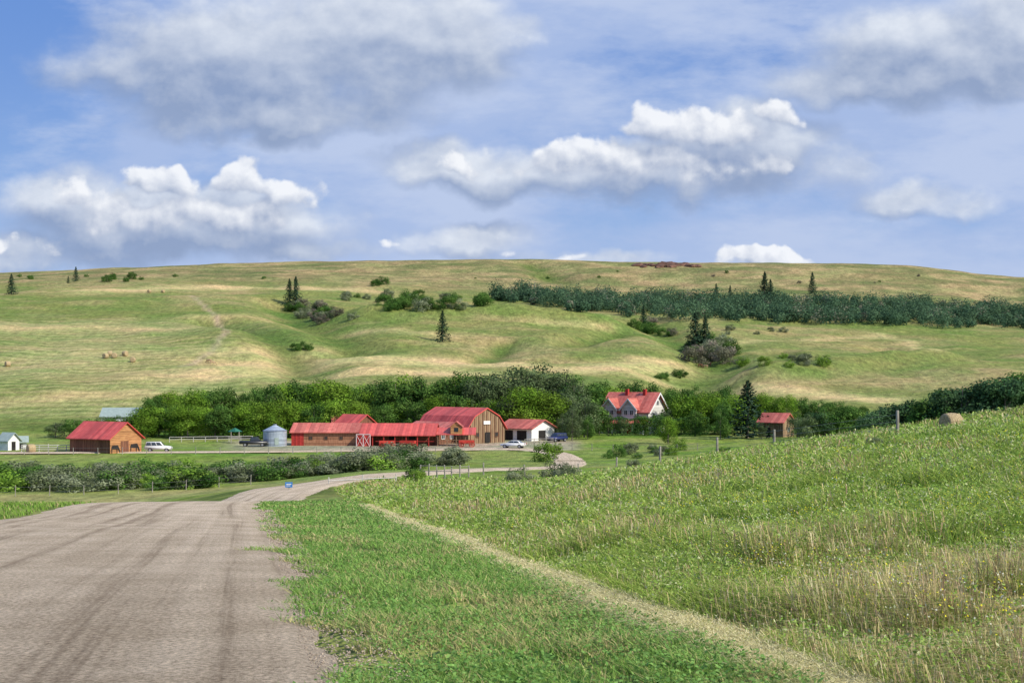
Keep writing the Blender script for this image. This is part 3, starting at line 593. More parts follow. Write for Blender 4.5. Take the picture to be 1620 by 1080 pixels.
# main barn: gambrel roof, weathered gable
bx=X(742,285)-1.9;by=294.0
e=empty('barn',(bx,by,Hs(bx,by)),math.radians(-46),"large wooden barn with broad red roof and weathered slatted gable","barn")
Wb,Lb=10.2,15.5
arch=[(-Wb/2-.3,2.6),(-3.3,5.3),(0,6.95),(3.3,5.3),(Wb/2+.3,2.6)]
part(MB().extr([(-Wb/2,-.5),(Wb/2,-.5)]+[(max(-Wb/2,min(Wb/2,p[0])),p[1]-.1) for p in reversed(arch)],-Lb/2,Lb/2),'wall',M['tanboard'],e)
part(MB().extr(roofshell([(p[0]*1.04,p[1]+.12) for p in arch],.2),-Lb/2-.3,Lb/2+.3),'roof',M['redroof'],e)
mb=MB()
for yy in np.arange(-4.4,4.5,1.1):
    zt=np.interp(yy,[p[0] for p in arch],[p[1] for p in arch])-.4;mb.box(Lb/2+.003,yy-.07,0,Lb/2+.10,yy+.07,zt)
part(mb,'batten',M['brown'],e)
part(MB().box(Lb/2+.125,-.5,0,Lb/2+.18,.8,2.1),'door',M['dark'],e)
for yy in (-2.6,2.6): window(e,(Lb/2+.11,yy,1.6),.7,.8,'+x','brown')
part(MB().box(Lb/2+.13,-1.0,3.7,Lb/2+.2,.8,4.4),'sign_board',M['white'],e)
part(MB().extr([(-Wb/2-5,2.2),(-Wb/2-.1,4.2),(-Wb/2-.1,4.0),(-Wb/2-5,2.0)],-Lb/2-.4,Lb/2-3.2),'lean_to_roof',M['redroof2'],e)
part(MB().box(-Lb/2,-Wb/2-4.6,-.5,Lb/2-3.6,-Wb/2-.01,2.1),'lean_to_wall',M['brown'],e)
for yy in (-8.6,-6.3): window(e,(Lb/2-3.6,yy,1.3),.8,.8,'+x')
wx_,wy_=X(722,278)-bx,279.5-by;a_=math.radians(46);lx=wx_*math.cos(a_)-wy_*math.sin(a_);ly=wx_*math.sin(a_)+wy_*math.cos(a_)
q=part(MB().extr([(-1.1,2.0),(1.1,2.0),(1.1,3.7),(0,4.5),(-1.1,3.7)],-2.2,1.6,'y'),'dormer',M['log'],e);q.location=(lx,ly,0);q.rotation_euler=(0,0,a_)
g=part(MB().extr([(-1.35,3.55),(0,4.65),(1.35,3.55),(1.35,3.42),(0,4.52),(-1.35,3.42)],-2.45,1.7,'y'),'dormer_roof',M['redroof2'],e);g.location=(lx,ly,0);g.rotation_euler=(0,0,a_)
g=part(MB().box(-.4,-2.26,2.6,.4,-2.22,3.4),'window',M['glass'],e);g.location=(lx,ly,0);g.rotation_euler=(0,0,a_)
mb=MB()
for xx in np.arange(-3.6,3.7,1.8): mb.box(xx-.08,-2.0,-.3,xx+.08,-1.84,2.2)
mb.box(-3.6,-2.02,.9,3.6,-1.9,1.0).box(-3.6,-2.02,.4,3.6,-1.9,.5);q=part(mb,'railing',M['tanboard'],e);q.location=(lx,ly,0);q.rotation_euler=(0,0,a_)
q=part(MB().extr([(-2.3,2.1),(2.2,3.3),(2.2,3.15),(-2.3,1.95)],-3.9,3.8),'porch_roof',M['redroof'],e);q.location=(lx,ly,0);q.rotation_euler=(0,0,a_)
# long stable
px0,px1=462,690;D=279;cx=(X(px0,D)+X(px1,D))/2;L=X(px1,D)-X(px0,D)
e=empty('stable',(cx,D+3.5,Hs(cx,D)),math.radians(-3),"long low stable with red roof and timber porch","barn")
h=L/2
part(MB().extr([(-3.6,-.5),(3.6,-.5),(3.6,2.7),(0,4.2),(-3.6,2.7)],-h,-h+13.2),'wall',M['stablewall'],e)
part(MB().extr(roofshell([(-4.1,2.65),(0,4.4),(4.1,2.65)],.16),-h-.4,-h+13.4),'roof',M['redroof2'],e)
part(MB().extr([(-1.6,-.5),(3.6,-.5),(3.6,2.7),(0,4.1),(-1.6,3.5)],-h+13.21,h),'stall_wall',M['brown'],e)
part(MB().extr(roofshell([(-5.2,2.15),(0,4.35),(4.1,2.6)],.16),-h+13.45,h+.3),'porch_roof',M['redroof'],e)
part(MB().box(-h-.05,-3.7,-.4,-h+2.4,-3.61,2.6),'corner_board',M['barnred'],e)
mb=MB()
for xx in np.arange(-h+14.0,h,2.2): mb.box(xx-.09,-5.0,-.4,xx+.09,-4.82,2.2)
mb.box(-h+16.8,-5.02,.9,h,-4.9,1.0);part(mb,'porch_post',M['barnred'],e)
d=part(MB().box(-h+13.0,-5.35,-.3,-h+15.9,-5.22,2.4),'door',M['barnred'],e,label="red barn door with white cross bracing")
mb=MB();a,b=-h+13.05,-h+15.85
for q in ((a,-.25,b,-.13),(a,2.25,b,2.35),(a,-.13,a+.1,2.25),(b-.1,-.13,b,2.25),((a+b)/2-.05,-.13,(a+b)/2+.05,2.25)): mb.box(q[0],-5.40,q[1],q[2],-5.352,q[3])
for u,v in ((a+.15,(a+b)/2-.07),((a+b)/2+.07,b-.15)):
    mb.beam((u,-5.43,0),(v,-5.43,2.1),.03,4);mb.beam((u,-5.45,2.1),(v,-5.45,0),.03,4)
part(mb,'cross_brace',M['white'],d)
for xx in (-h+3.8,-h+6.8,-h+9.8): window(e,(xx,-3.61,1.5),.6,.55,'-y','brown')
for xx in (-h+19,-h+23): part(MB().box(xx,-1.66,-.3,xx+1.3,-1.61,2.1),'stall_door',M['dark'],e)
gabled('outbuilding',loc(562,300),math.radians(-35),6,6,3.4,5.2,'brown','redroof',"small brown outbuilding with red roof behind the stable")
gabled('outbuilding',loc(545,305),math.radians(10),5,5,3.0,4.6,'log','redroof2',"low wooden outbuilding with faded red roof")
e=gabled('garage',loc(834,300),math.radians(-38),8.4,8.0,2.5,4.1,'white','redroof2',"white garage with low red roof and dark open bays",.6)
for xx in (-3.2,.4): part(MB().box(xx,-4.06,0,xx+2.5,-4.003,2.0),'garage_door',M['dark'],e)
part(MB().box(4.203,-1.6,0,4.26,.8,2.0),'garage_door',M['dark'],e)
# house
e=empty('farmhouse',loc(1003,334),math.radians(-34),"two-storey farmhouse with red roof, dormer gables and white trim","house")
L,W,he,hr=12.5,9.0,5.3,9.4
part(MB().extr([(-W/2,-.8),(W/2,-.8),(W/2,he),(0,hr),(-W/2,he)],-L/2,L/2),'wall',M['cream'],e)
s=(hr-he)/(W/2);r=part(MB().extr(roofshell([(-W/2-.6,he-s*.6+.2),(0,hr+.2),(W/2+.6,he-s*.6+.2)],.18),-L/2-.6,L/2+.7),'roof',M['redroof2'],e)
for xx in (-1.5,3.2): part(MB().box(xx-.35,-.9,hr-.9,xx+.35,-.2,hr+.9),'chimney',M['barnred'],r)
for xx in (-3.6,1.6):
    part(MB().extr([(xx-1.9,2.8),(xx+1.9,2.8),(xx+1.9,6.0),(xx,8.0),(xx-1.9,6.0)],-W/2-.9,-.6,'y'),'dormer',M['greyside'],e)
    part(MB().extr([(xx-2.4,5.6),(xx,8.25),(xx+2.4,5.6),(xx+2.4,5.45),(xx,8.07),(xx-2.4,5.45)],-W/2-1.3,-.5,'y'),'dormer_roof',M['redroof2'],e)
    part(MB().extr([(xx-2.42,5.52),(xx,8.2),(xx+2.42,5.52),(xx+2.3,5.2),(xx,7.8),(xx-2.3,5.2)],-W/2-1.42,-W/2-1.305,'y'),'bargeboard',M['white'],e)
    for k in (-.75,.75): window(e,(xx+k,-W/2-.9,4.9),.8,1.0,'-y')
part(MB().extr([(-W/2-.62,he-s*.6+.12),(0,hr+.12),(W/2+.62,he-s*.6+.12),(W/2+.5,he-s*.6-.25),(0,hr-.3),(-W/2-.5,he-s*.6-.25)],L/2+.705,L/2+.8),'bargeboard',M['white'],e)
part(MB().extr(roofshell([(-W/2-3.4,2.5),(-W/2-.91,3.3)],.15),-L/2-1,L/2+.6),'porch_roof',M['redroof2'],e)
mb=MB()
for xx in np.linspace(-L/2-.7,L/2+.3,6): mb.box(xx-.1,-W/2-3.2,-.8,xx+.1,-W/2-3,2.45)
part(mb,'porch_post',M['white'],e)
for yy in (-2,2): window(e,(L/2,yy,4.2),1.1,1.3,'+x');window(e,(L/2,yy,1.5),1.1,1.3,'+x')
window(e,(L/2,0,7.1),.9,1.0,'+x')
for xx in (-4.5,-1.5,3.5): window(e,(xx,-W/2,1.3),1.2,1.3,'-y')
part(MB().box(.6,-W/2-.06,-.4,1.6,-W/2-.003,1.9),'door',M['barnred'],e)
e=gabled('cabin',loc(1228,312),math.radians(-38),6,5.2,3.2,5.0,'tanboard','redroof2',"small wooden cabin with red roof among the trees")
window(e,(3.0,0,1.6),.8,.8,'+x');part(MB().box(-1,-2.66,0,.0,-2.603,2.0),'door',M['dark'],e)
gabled('machine_shed',loc(196,330),math.radians(5),9,7,3.2,5.0,'greyside','greyroof',"long shed with grey-green metal roof behind the trees")
e=gabled('white_shed',loc(14,262),math.radians(-30),2.6,2.6,1.9,3.1,'white','greyroof',"small white shed beside the pale rail fence");part(MB().box(1.31,-.5,0,1.35,.4,1.6),'door',M['dark'],e)
e=gabled('white_shed',loc(33,268),math.radians(20),2.0,2.2,1.4,2.2,'white','greyroof',"low white kennel shed beside the rail fence");part(MB().box(-.3,-1.15,0,.3,-1.103,.9),'door',M['dark'],e)
e=empty('grain_bin',loc(435,278),0.3,"galvanised steel grain bin with conical roof","grain bin")
part(MB().cyl((0,0,-.3),2.3,3.3,28),'wall',M['steel'],e);r=part(MB().cyl((0,0,3.0),2.42,1.05,28,r2=.35),'roof',M['steel'],e)
part(MB().cyl((0,0,4.05),.35,.2,14),'hatch',M['steel'],r);part(MB().box(-.4,-2.36,.3,.4,-2.26,1.7),'door',M['greyroof'],e)
e=empty('lookout_tower',loc(372,290),.2,"small wooden lookout with green pyramid roof","tower")
mb=MB()
for a in (-.8,.8):
    for b in (-.8,.8): mb.box(a-.08,b-.08,-.2,a+.08,b+.08,2.3)
part(mb,'leg',M['greywood'],e);part(MB().box(-.95,-.95,1.0,.95,.95,1.15),'platform',M['greywood'],e)
part(MB().cyl((0,0,2.3),1.5,.75,4,r2=.08),'roof',M['greenroof'],e)
# ---------------------------------------------------------------- fences
def fence(name,pts,sp,h,r,rails,mat,label,wire=False,rr=.04,jit=.02,grid=True):
    P=catmull(pts,sp) if grid else np.array(pts,float)
    if grid:
        s=np.concatenate([[0],np.cumsum(np.linalg.norm(np.diff(P,axis=0),axis=1))]);q=np.arange(0,s[-1],sp);P=np.stack([np.interp(q,s,P[:,0]),np.interp(q,s,P[:,1])],1)
    x0,y0=P[0];e=empty(name,(x0,y0,Hs(x0,y0)),0,label,"fence");o=np.array([x0,y0,Hs(x0,y0)])
    me=None;W=[]
    for i,(x,y) in enumerate(P):
        z=Hs(x,y);hh=h*random.uniform(.93,1.08)
        if me is None: me=MB().cyl((0,0,-.3),r,h+.3,8,r2=r*.85).mesh('post')
        p=obj('post',me,M[mat],e);p.location=tuple(np.array([x,y,z])-o);p.rotation_euler=(random.uniform(-jit,jit)*2,random.uniform(-jit,jit)*2,random.uniform(0,3));p.scale=(1,1,hh/h)
        W.append(np.array([x,y,z])-o)
    mb=MB()
    for a,b in zip(W[:-1],W[1:]):
        for k in rails: mb.beam(tuple(a+[0,-r,h*k]),tuple(b+[0,-r,h*k+random.uniform(-jit,jit)]),rr,4)
    part(mb,'wire' if wire else 'rail',M['wire'] if wire else M[mat],e)
fp=[(1420,73),(1225,90),(1135,98),(1044,106),(975,128),(915,142),(830,152),(765,158)]
fence('wire_fence',[(X(p,d),d) for p,d in fp],5,1.35,.09,(.4,.65,.9),'greywood',"weathered post and wire fence along the meadow",True,.008,grid=False)
fence('corral_fence',[(X(664,152),152),(X(690,151),151),(X(708,150),150),(X(722,149),149),(X(745,150),150)],1.1,1.35,.08,(.5,.9),'greywood',"short weathered wooden fence corner beside the road",False,.03,.05)
fence('rail_fence',[(X(34,256),256),(X(80,256),256),(X(128,257),257)],1.6,1.3,.09,(.3,.6,.9),'palewood',"pale wooden rail fence beside the log shed",False,.07)
fence('rail_fence',[(X(268,292),292),(X(350,294),294),(X(415,296),296)],2.4,1.1,.07,(.5,.95),'palewood',"pale rail fence in front of the shelterbelt",False,.06)
fence('wire_fence',[(X(-40,246),246),(X(120,247),247),(X(300,248),248),(X(500,250),250),(X(700,254),254)],4.2,1.2,.07,(.4,.9),'greywood',"post and wire fence along the farm road",True,.012)
fence('rail_fence',[(X(830,280),280),(X(850,283),283),(X(880,285),285)],1.5,1.3,.08,(.5,.9),'greywood',"short wooden fence beside the garage yard",False,.06)
fence('wire_fence',[(X(-30,170),170),(X(120,171),171),(X(300,174),174),(X(420,178),178)],4.0,1.2,.06,(.4,.9),'greywood',"thin post and wire fence beside the creek",True,.01)
fence('wire_fence',[(X(905,262),262),(X(1000,258),258),(X(1150,262),262)],4.0,1.2,.07,(.4,.9),'greywood',"post and wire fence below the house lawn",True,.01)
fence('pole_gate',[(X(520,132),132),(X(575,133),133),(X(628,134),134)],3.2,.7,.06,(.5,),'palewood',"low gate of pale poles beside the road",False,.05)
x,D=X(1040,316),316
n=14000;P=np.stack([rng.uniform(-11.5,11.5,n),rng.uniform(-1.2,1.2,n),rng.uniform(0,4.1,n)],1);k=(np.abs(P[:,1])>.9)|(P[:,2]>3.6)|(rng.random(n)<.1);P=P[k];n=len(P);P[:,2]+=.25*np.sin(P[:,0]*1.3);nn=rng.normal(size=(n,3))*.6+np.array([0,-.5,.5]);nn/=np.linalg.norm(nn,axis=1)[:,None]
v,q=leafq(P,nn,rng.uniform(.15,.38,n));h_=obj('hedge',qmesh('hedge',v,q,np.repeat(pick([(.05,.11,.03),(.075,.15,.04)],[.5,.5],n),4,0)),M['leaf'],None,label="long dark clipped hedge in front of the farmhouse",category="hedge");h_.location=(x,D,Hs(x,D)-.1);h_.rotation_euler=(0,0,-.05)
# ---------------------------------------------------------------- vehicles
def vehicle(name,lc,rz,kind,mat,label):
    e=empty(name,lc,rz,label,"car")
    if kind=='suv': low=[(-2.38,.42),(-2.42,.9),(-2.34,1.08),(1.05,1.1),(2.15,.98),(2.38,.78),(2.36,.4)];cb=(-2.3,1.1,-2.12,.4,1.08,1.8)
    elif kind=='sedan': low=[(-2.35,.38),(-2.4,.8),(-2.3,.96),(-1.7,.98),(1.0,.96),(2.1,.82),(2.35,.62),(2.33,.35)];cb=(-1.85,1.15,-1.05,.35,.95,1.42)
    else: low=[(-2.75,.5),(-2.78,1.1),(-2.7,1.15),(1.4,1.15),(2.5,1.08),(2.7,.85),(2.68,.45)];cb=(-.7,1.35,-.55,.8,1.14,1.82)
    part(MB().extr(low,-.92,.92,'y'),'body',M[mat],e,.06,True)
    a,b,c,d,z0,z1=cb;wb,wt=.86,.70;m=MB();m.v=[(a,-wb,z0),(b,-wb,z0),(b,wb,z0),(a,wb,z0),(c,-wt,z1),(d,-wt,z1),(d,wt,z1),(c,wt,z1)];m.f=[(0,3,2,1),(4,5,6,7),(0,1,5,4),(1,2,6,5),(2,3,7,6),(3,0,4,7)]
    part(m,'cabin',M[mat],e,.04,True)
    def bil(q,s,t,off):
        A,B,C,D_=[Vector(v) for v in q];p=A.lerp(B,s).lerp(D_.lerp(C,s),t);nn=(B-A).cross(D_-A).normalized();return tuple(p+nn*off)
    def pane(q,s0,s1,t0,t1,nm): part(MB().quad(*[bil(q,s,t,.025) for s,t in ((s0,t0),(s1,t0),(s1,t1),(s0,t1))]),nm,M['glass'],e)
    V=m.v;nsd=3 if kind=='suv' else 2
    for q in ((V[0],V[1],V[5],V[4]),(V[2],V[3],V[7],V[6])):
        for k in range(nsd): pane(q,.05+k*.9/nsd,.05+(k+1)*.9/nsd-.04,.14,.86,'side_window')
    pane((V[1],V[2],V[6],V[5]),.06,.94,.1,.9,'windscreen');pane((V[3],V[0],V[4],V[7]),.08,.92,.15,.85,'rear_window')
    wx=1.45 if kind!='truck' else 1.65
    for xx in (-wx,wx):
        for sy in (-1,1):
            y0=.72 if sy>0 else -.96;t=part(MB().cyl((xx,y0,.36),.37,.24,20,'y'),'wheel',M['rubber'],e)
            part(MB().cyl((xx,.961 if sy>0 else -.985,.36),.21,.024,14,'y'),'rim',M['rim'],t)
    for sy in (-.7,.7):
        part(MB().box(low[-2][0]-.1,sy-.17,.6,low[-2][0]+.03,sy+.17,.78),'headlight',M['lamp'],e);part(MB().box(low[1][0]-.03,sy-.1,.72,low[1][0]+.1,sy+.12,.95),'tail_light',M['tail'],e)
vehicle('parked_car',loc(251,256),math.radians(8),'suv','carwhite',"white sport utility vehicle parked beside the log shed")
vehicle('parked_car',loc(812,270),math.radians(164),'sedan','carwhite',"white sedan parked in front of the barn")
vehicle('parked_truck',loc(402,276),math.radians(5),'truck','cardark',"dark pickup truck parked beside the grain bin")
vehicle('parked_car',loc(881,293),math.radians(225),'suv','carblue',"dark blue car parked beside the garage")
def wagon(px,D,rz,label):
    e=empty('farm_wagon',loc(px,D),rz,label,"wagon")
    part(MB().box(-1.5,-.6,.75,1.5,.6,.9).box(-1.5,-.62,.9,1.5,-.56,1.3).box(-1.5,.56,.9,1.5,.62,1.3).box(-1.5,-.56,.9,-1.44,.56,1.3),'body',M['paintred'],e)
    part(MB().beam((1.5,0,.7),(3.0,0,.35),.05),'tongue',M['greywood'],e)
    for xx in (-1,1):
        for yy in (-.75,.69):
            mb=MB();n=16;R=.5
            for i in range(n):
                a=2*math.pi*i/n;b=2*math.pi*(i+1)/n;mb.beam((xx+R*math.cos(a),yy+.03,.5+R*math.sin(a)),(xx+R*math.cos(b),yy+.03,.5+R*math.sin(b)),.045,4)
            for i in range(8):
                a=2*math.pi*i/8;mb.beam((xx,yy+.03,.5),(xx+R*math.cos(a),yy+.03,.5+R*math.sin(a)),.025,4)
            part(mb,'wheel',M['paintred'],e)
wagon(612,272,.2,"old red farm wagon with spoked wheels by the porch");wagon(645,272.5,2.9,"old red hay cart with spoked wheels by the porch");wagon(738,274,.1,"small red wagon in front of the barn")
e=empty('road_sign',loc(457,118),.1,"small blue sign on a post beside the gravel road","sign");part(MB().box(-.05,-.05,-.3,.05,.05,.7),'post',M['greywood'],e);p=part(MB().box(-.3,-.08,.28,.3,-.053,.72),'panel',M['blue'],e)
part(MB().box(-.2,-.095,.52,.2,-.083,.58).box(-.2,-.095,.40,.12,-.083,.45),'lettering',M['white'],p)
def bale_mesh():
    m=MB();n=22;b=0;prof=[(-.7,.0),(-.74,.55),(-.70,.82),(-.55,.89),(0,.92),(.55,.89),(.70,.82),(.74,.55),(.7,.0)]
    for (xx,r) in prof:
        for i in range(n):
            a=2*math.pi*i/n;rr=r*(1+.03*math.sin(i*2.7+xx*3)) if r>.1 else r+.01;m.v.append((xx,rr*math.cos(a),.86+rr*math.sin(a)))
    for k in range(len(prof)-1):
        for i in range(n): m.f.append((k*n+i,k*n+(i+1)%n,(k+1)*n+(i+1)%n,(k+1)*n+i))
    return m.mesh('hay_bale',0,True)
bm_=bale_mesh()
def bale(px,D,rz,s=1,label="round hay bale lying on the mown slope",dz=.05):
    x=X(px,D);o=obj('hay_bale',bm_,M['hay'],None,label=label,category="hay bale",group="round hay bales");o.location=(x,D,Hs(x,D)-dz);o.rotation_euler=(0,0,rz);o.scale=(s,s,s)
for px,q in [(12,580),(167,567),(174,563),(181,566),(198,563),(210,573),(236,463),(258,463)]: bale(px,hit(px,q,350),random.uniform(0,3),1.0)
bale(1505,74,.35,.6,"round straw bale on the meadow crest by the fence",.14);bale(49,252,.7,.9,"round hay bale beside the pale rail fence")
def horse(lc,rz,graze,mat,label,nm='horse'):
    V=[(-.62,0,1.22),(0,0,1.14),(.55,0,1.2)];R=[.27,.30,.26];E=[(0,1),(1,2)]
    def ch(st,pts):
        p=st
        for (x,y,z,r) in pts: V.append((x,y,z));R.append(r);E.append((p,len(V)-1));p=len(V)-1
        return p
    if graze: ch(2,[(.92,0,1.1,.17),(1.15,0,.72,.12),(1.28,0,.42,.12),(1.42,0,.12,.07)])
    else: ch(2,[(.9,0,1.5,.16),(1.1,0,1.82,.12),(1.28,0,1.85,.12),(1.6,0,1.62,.07)])
    for s in (-1,1):
        ch(0,[(-.58,.2*s,.88,.15),(-.48,.21*s,.72,.10),(-.74,.2*s,.48,.06),(-.68,.2*s,.1,.045),(-.64,.2*s,.02,.06)])
        ch(2,[(.52,.18*s,.85,.12),(.55,.18*s,.5,.065),(.54,.18*s,.1,.045),(.58,.18*s,.02,.06)])
    ch(0,[(-.9,0,1.2,.06),(-1.0,0,.8,.06),(-.98,0,.5,.03)])
    me=bpy.data.meshes.new(nm);me.from_pydata(V,E,[])
    bm=bmesh.new();bm.from_mesh(me);bm.verts.layers.skin.verify();bm.to_mesh(me);bm.free()
    o=obj(nm,me,M[mat],None,label=label,category="horse",group="horses grazing on the hill")
    o.modifiers.new('s','SKIN');sv=me.skin_vertices[0].data
    for i,r in enumerate(R): sv[i].radius=(r,r);sv[i].use_root=(i==0)
    o.modifiers.new('u','SUBSURF').levels=1;o.location=lc;o.rotation_euler=(0,0,rz)
for px,q,rz,g,mt in [(336,578,.3,True,'horse2'),(331,575,2.8,True,'horse2'),(1108,582,.2,True,'horse'),(1116,583,2.9,True,'horse2'),(1122,580,.5,False,'horse')]:
    D=hit(px,q,350);horse(loc(px,D),rz,g,mt,"%s horse %s on the dry grass slope"%('brown' if mt=='horse' else 'tan','grazing' if g else 'standing'))
for i in range(20):
    px=1006+i*5.2+random.uniform(-3,3);D=1070+random.uniform(-10,10);x=X(px,D);big=1.0+.7*math.exp(-((px-1062)/22)**2)
    bm=bmesh.new();bmesh.ops.create_icosphere(bm,subdivisions=2,radius=1)
    for v in bm.verts: v.co*=1+random.uniform(-.22,.22)
    me=bpy.data.meshes.new('rock_outcrop');bm.to_mesh(me);bm.free();o=obj('rock_outcrop',me,M['rock'],None,label="reddish sandstone block cropping out of the ridge",category="rock",group="sandstone outcrop on the ridge")
    o.location=(x,D,Hs(x,D)+.2);o.scale=(random.uniform(2.5,5)*big,3,random.uniform(1.0,2.0)*big)
# ---------------------------------------------------------------- sun & sky
S=Vector((.68,-.43,.60)).normalized();el=math.asin(S.z);rot=math.atan2(S.x,S.y)
sl=bpy.data.lights.new('sun','SUN');sl.energy=5.0;sl.angle=math.radians(.5);sl.color=(1,.94,.82);so=link(bpy.data.objects.new('sun',sl));so.rotation_euler=(-S).to_track_quat('-Z','Y').to_euler()
w=bpy.data.worlds.new("World");scene.world=w;w.use_nodes=True;nt=w.node_tree;bg=nt.nodes['Background'];bg.inputs[1].default_value=.1
sky=N(nt,'ShaderNodeTexSky',sky_type='NISHITA',sun_disc=False,sun_elevation=el,sun_rotation=rot,altitude=1100,air_density=1.0,dust_density=.6,ozone_density=2.0)
lk=nt.links.new
def mth(op,a,b=None,c=None,clamp=False):
    n=N(nt,'ShaderNodeMath',operation=op,use_clamp=clamp)
    for i,v in enumerate((a,b,c)):
        if v is None: continue
        if isinstance(v,(int,float)): n.inputs[i].default_value=v
        else: lk(v,n.inputs[i])
    return n.outputs[0]
def vmt(op,a,b=None,sc=None):
    n=N(nt,'ShaderNodeVectorMath',operation=op)
    for i,v in enumerate((a,b)):
        if v is None: continue
        if isinstance(v,tuple): n.inputs[i].default_value=v
        else: lk(v,n.inputs[i])
    if sc is not None:
        if isinstance(sc,(int,float)): n.inputs['Scale'].default_value=sc
        else: lk(sc,n.inputs['Scale'])
    return n
def mrange(v,a,b,c=0,d=1,sm=True):
    n=N(nt,'ShaderNodeMapRange',interpolation_type='SMOOTHSTEP' if sm else 'LINEAR');lk(v,n.inputs[0])
    for i,x in enumerate((a,b,c,d)): n.inputs[i+1].default_value=x
    return n.outputs[0]
def mixc(f,a,b):
    n=N(nt,'ShaderNodeMix',data_type='RGBA')
    if isinstance(f,(int,float)): n.inputs['Factor'].default_value=f
    else: lk(f,n.inputs['Factor'])
    for k,v in (('A',a),('B',b)):
        if isinstance(v,tuple): n.inputs[k].default_value=(*v,1)
        else: lk(v,n.inputs[k])
    return n.outputs['Result']
tc=N(nt,'ShaderNodeTexCoord');sp=N(nt,'ShaderNodeSeparateXYZ');lk(tc.outputs['Generated'],sp.inputs[0])
yy=mth('MAXIMUM',mth('ABSOLUTE',sp.outputs[1]),.08);az=mth('DIVIDE',sp.outputs[0],yy);elv=mth('DIVIDE',sp.outputs[2],yy)
cb=N(nt,'ShaderNodeCombineXYZ');lk(az,cb.inputs[0]);lk(elv,cb.inputs[1]);P0=cb.outputs[0]
def nz(v,sc,det,rough=.55,st=(1,1,1)):
    mp=N(nt,'ShaderNodeMapping');mp.inputs['Scale'].default_value=st;lk(v,mp.inputs[0]);n=N(nt,'ShaderNodeTexNoise',noise_dimensions='2D');n.inputs['Scale'].default_value=sc;n.inputs['Detail'].default_value=det;n.inputs['Roughness'].default_value=rough;lk(mp.outputs[0],n.inputs['Vector']);return n
wp=nz(P0,18,4);wv=vmt('SCALE',vmt('SUBTRACT',wp.outputs['Color'],(.5,.5,.5)).outputs[0],sc=.03).outputs[0]
P=vmt('ADD',P0,wv).outputs[0]
def env(p,blobs,sm=.35):
    r=None
    for (cx,cy,rx,ry,wt) in blobs:
        d=vmt('SUBTRACT',p,((cx-810)/F,(600-cy)/F,0)).outputs[0];d=vmt('MULTIPLY',d,(F/rx,F/ry,0)).outputs[0]
        l=vmt('DOT_PRODUCT',d,d).outputs['Value'];e=mth('MULTIPLY_ADD',l,-1.0,wt)
        r=e if r is None else mth('SMOOTH_MAX',r,e,sm)
    return r
def puff(p,sc):
    a=nz(p,sc,8,.58).outputs[0]
    v=N(nt,'ShaderNodeTexVoronoi',feature='SMOOTH_F1',voronoi_dimensions='2D');v.inputs['Scale'].default_value=sc*1.5;v.inputs['Smoothness'].default_value=.7;v.inputs['Detail'].default_value=1.5;lk(p,v.inputs['Vector'])
    return mth('ADD',a,mth('MULTIPLY',mth('SUBTRACT',.45,v.outputs['Distance']),.5))
# billowing cumulus heads
A=[(262,292,62,34,1.0),(385,290,58,32,1.0),(470,312,56,36,.9),(120,310,80,36,.3),(310,345,200,50,1.1),(60,392,100,30,.2),
(1040,204,64,42,1.0),(915,244,95,38,.9),(1140,218,110,44,.9),(1225,188,62,40,.6),(1020,262,235,42,1.1),(715,264,85,26,.3),
(742,366,55,38,.4),(620,384,52,14,.2),(870,402,105,15,.3),(1222,412,84,23,1.0),(5,382,32,20,.6)]
# broad soft layers and the shaded bodies under the heads
B=[(430,95,310,105,1.2),(420,180,230,50,1.1),(620,65,200,90,1.1),(1500,90,200,85,1.2),(1370,135,150,42,1),(1600,45,110,80,1.1),(830,50,50,36,.6),(1340,275,90,50,.6),
(290,352,250,58,1.25),(60,400,200,40,1.0),(980,272,290,48,1.2),(1170,222,140,58,1.1),(700,267,120,36,1.0),(740,380,120,36,.8),(450,395,160,25,.8),(1440,318,120,36,.8),(900,408,160,20,.7),(110,310,110,45,.9)]
eA=env(P,A);eA2=env(vmt('ADD',P,(.004,.012,0)).outputs[0],A);nA=puff(P0,26);nA2=puff(vmt('ADD',P0,(.003,.0055,0)).outputs[0],26)
de=mth('SUBTRACT',eA,eA2);de=mth('MINIMUM',mth('MAXIMUM',de,-.9),.9)
dn_=mth('SUBTRACT',nA,nA2)
dA_=mth('ADD',eA,mth('MULTIPLY_ADD',nA,2.0,-.74))
wdt=mth('MULTIPLY_ADD',mth('MAXIMUM',mth('MULTIPLY_ADD',de,-1.0,.2),0.0),2.4,.55)
mA=mrange(mth('DIVIDE',dA_,wdt),.0,1.0,0,.93)
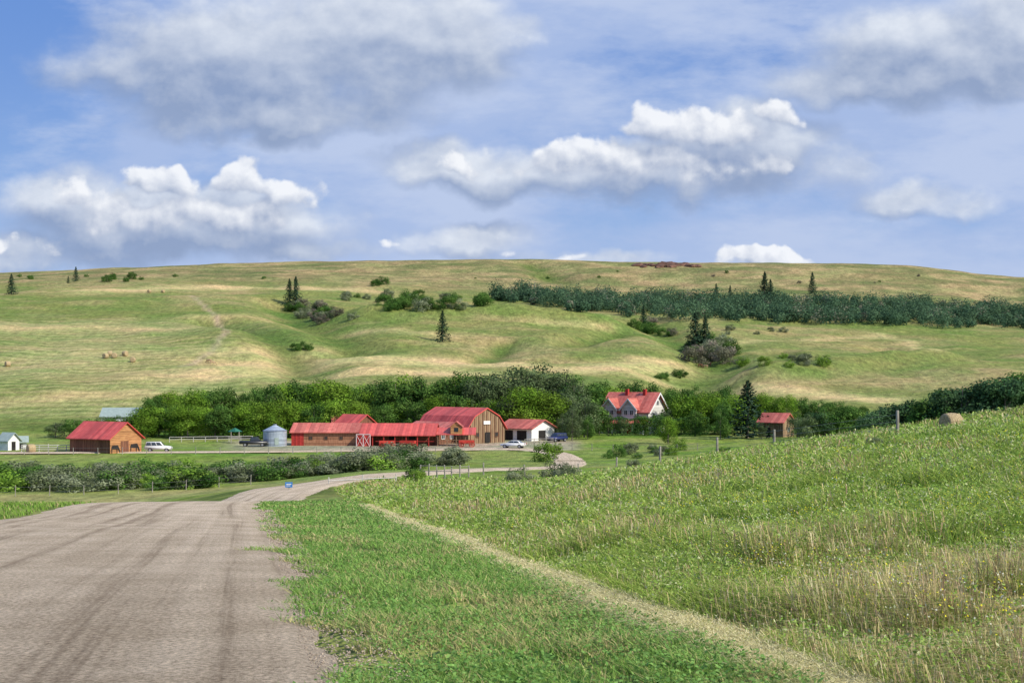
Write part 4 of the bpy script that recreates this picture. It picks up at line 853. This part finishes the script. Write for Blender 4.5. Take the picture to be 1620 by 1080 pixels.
lA=mth('ADD',mth('ADD',mth('MULTIPLY',de,.66),mth('MULTIPLY',dn_,1.3)),.10)
lAs=mrange(lA,-.20,.80,0,1,False)
cA=mixc(lAs,(3.1,3.9,5.7),(9.3,9.5,9.9))
eB=env(P,B,.5);eB2=env(vmt('ADD',P,(.008,.022,0)).outputs[0],B,.5);nB=nz(P0,14,8,.54,(1,1.4,1)).outputs[0];nB2=nz(vmt('ADD',P0,(.005,.010,0)).outputs[0],14,8,.54,(1,1.4,1)).outputs[0]
deB=mth('MINIMUM',mth('MAXIMUM',mth('SUBTRACT',eB,eB2),-.9),.9)
mB=mrange(mth('ADD',eB,mth('MULTIPLY_ADD',nB,2.0,-.85)),-.3,1.0,0,.92)
lB=mth('ADD',mth('ADD',mth('MULTIPLY',deB,.55),mth('MULTIPLY',mth('SUBTRACT',nB,nB2),1.5)),.24)
cB=mixc(mrange(lB,.0,1.0,0,1,False),(2.75,3.6,5.5),(7.8,8.3,9.1))
deep=mixc(mrange(elv,.05,.28),(2.9,4.6,8.0),(1.1,2.7,7.0))
base=mixc(.85,sky.outputs[0],deep)
vl=nz(P0,4.5,8,.6,(1,2.4,1)).outputs[0];side=mrange(az,-.42,-.10,-.16,.14)
veil=mrange(mth('ADD',vl,side),.36,.62,.10,.85);c=mixc(veil,base,(4.2,5.3,7.9))
v2=nz(P0,7,6,.6,(1,3.0,1)).outputs[0];c=mixc(mrange(mth('ADD',v2,mth('MULTIPLY',side,.6)),.46,.74,0,.5),c,(6.0,6.8,8.6))
hz=mrange(elv,.03,.13,.6,.0);c=mixc(hz,c,(4.3,5.4,7.9))
c=mixc(mB,c,cB);c=mixc(mA,c,cA);lk(c,bg.inputs[0])
# ---------------------------------------------------------------- camera
cd=bpy.data.cameras.new('camera');cd.lens=50;cd.sensor_width=36;cd.shift_y=60/1620;cd.clip_end=6000;cd.clip_start=.1
co=link(bpy.data.objects.new('camera',cd));co.location=(0,0,0);co.rotation_euler=(math.radians(90),0,0);scene.camera=co
scene.view_settings.view_transform='Standard';scene.view_settings.look='None';scene.view_settings.exposure=0
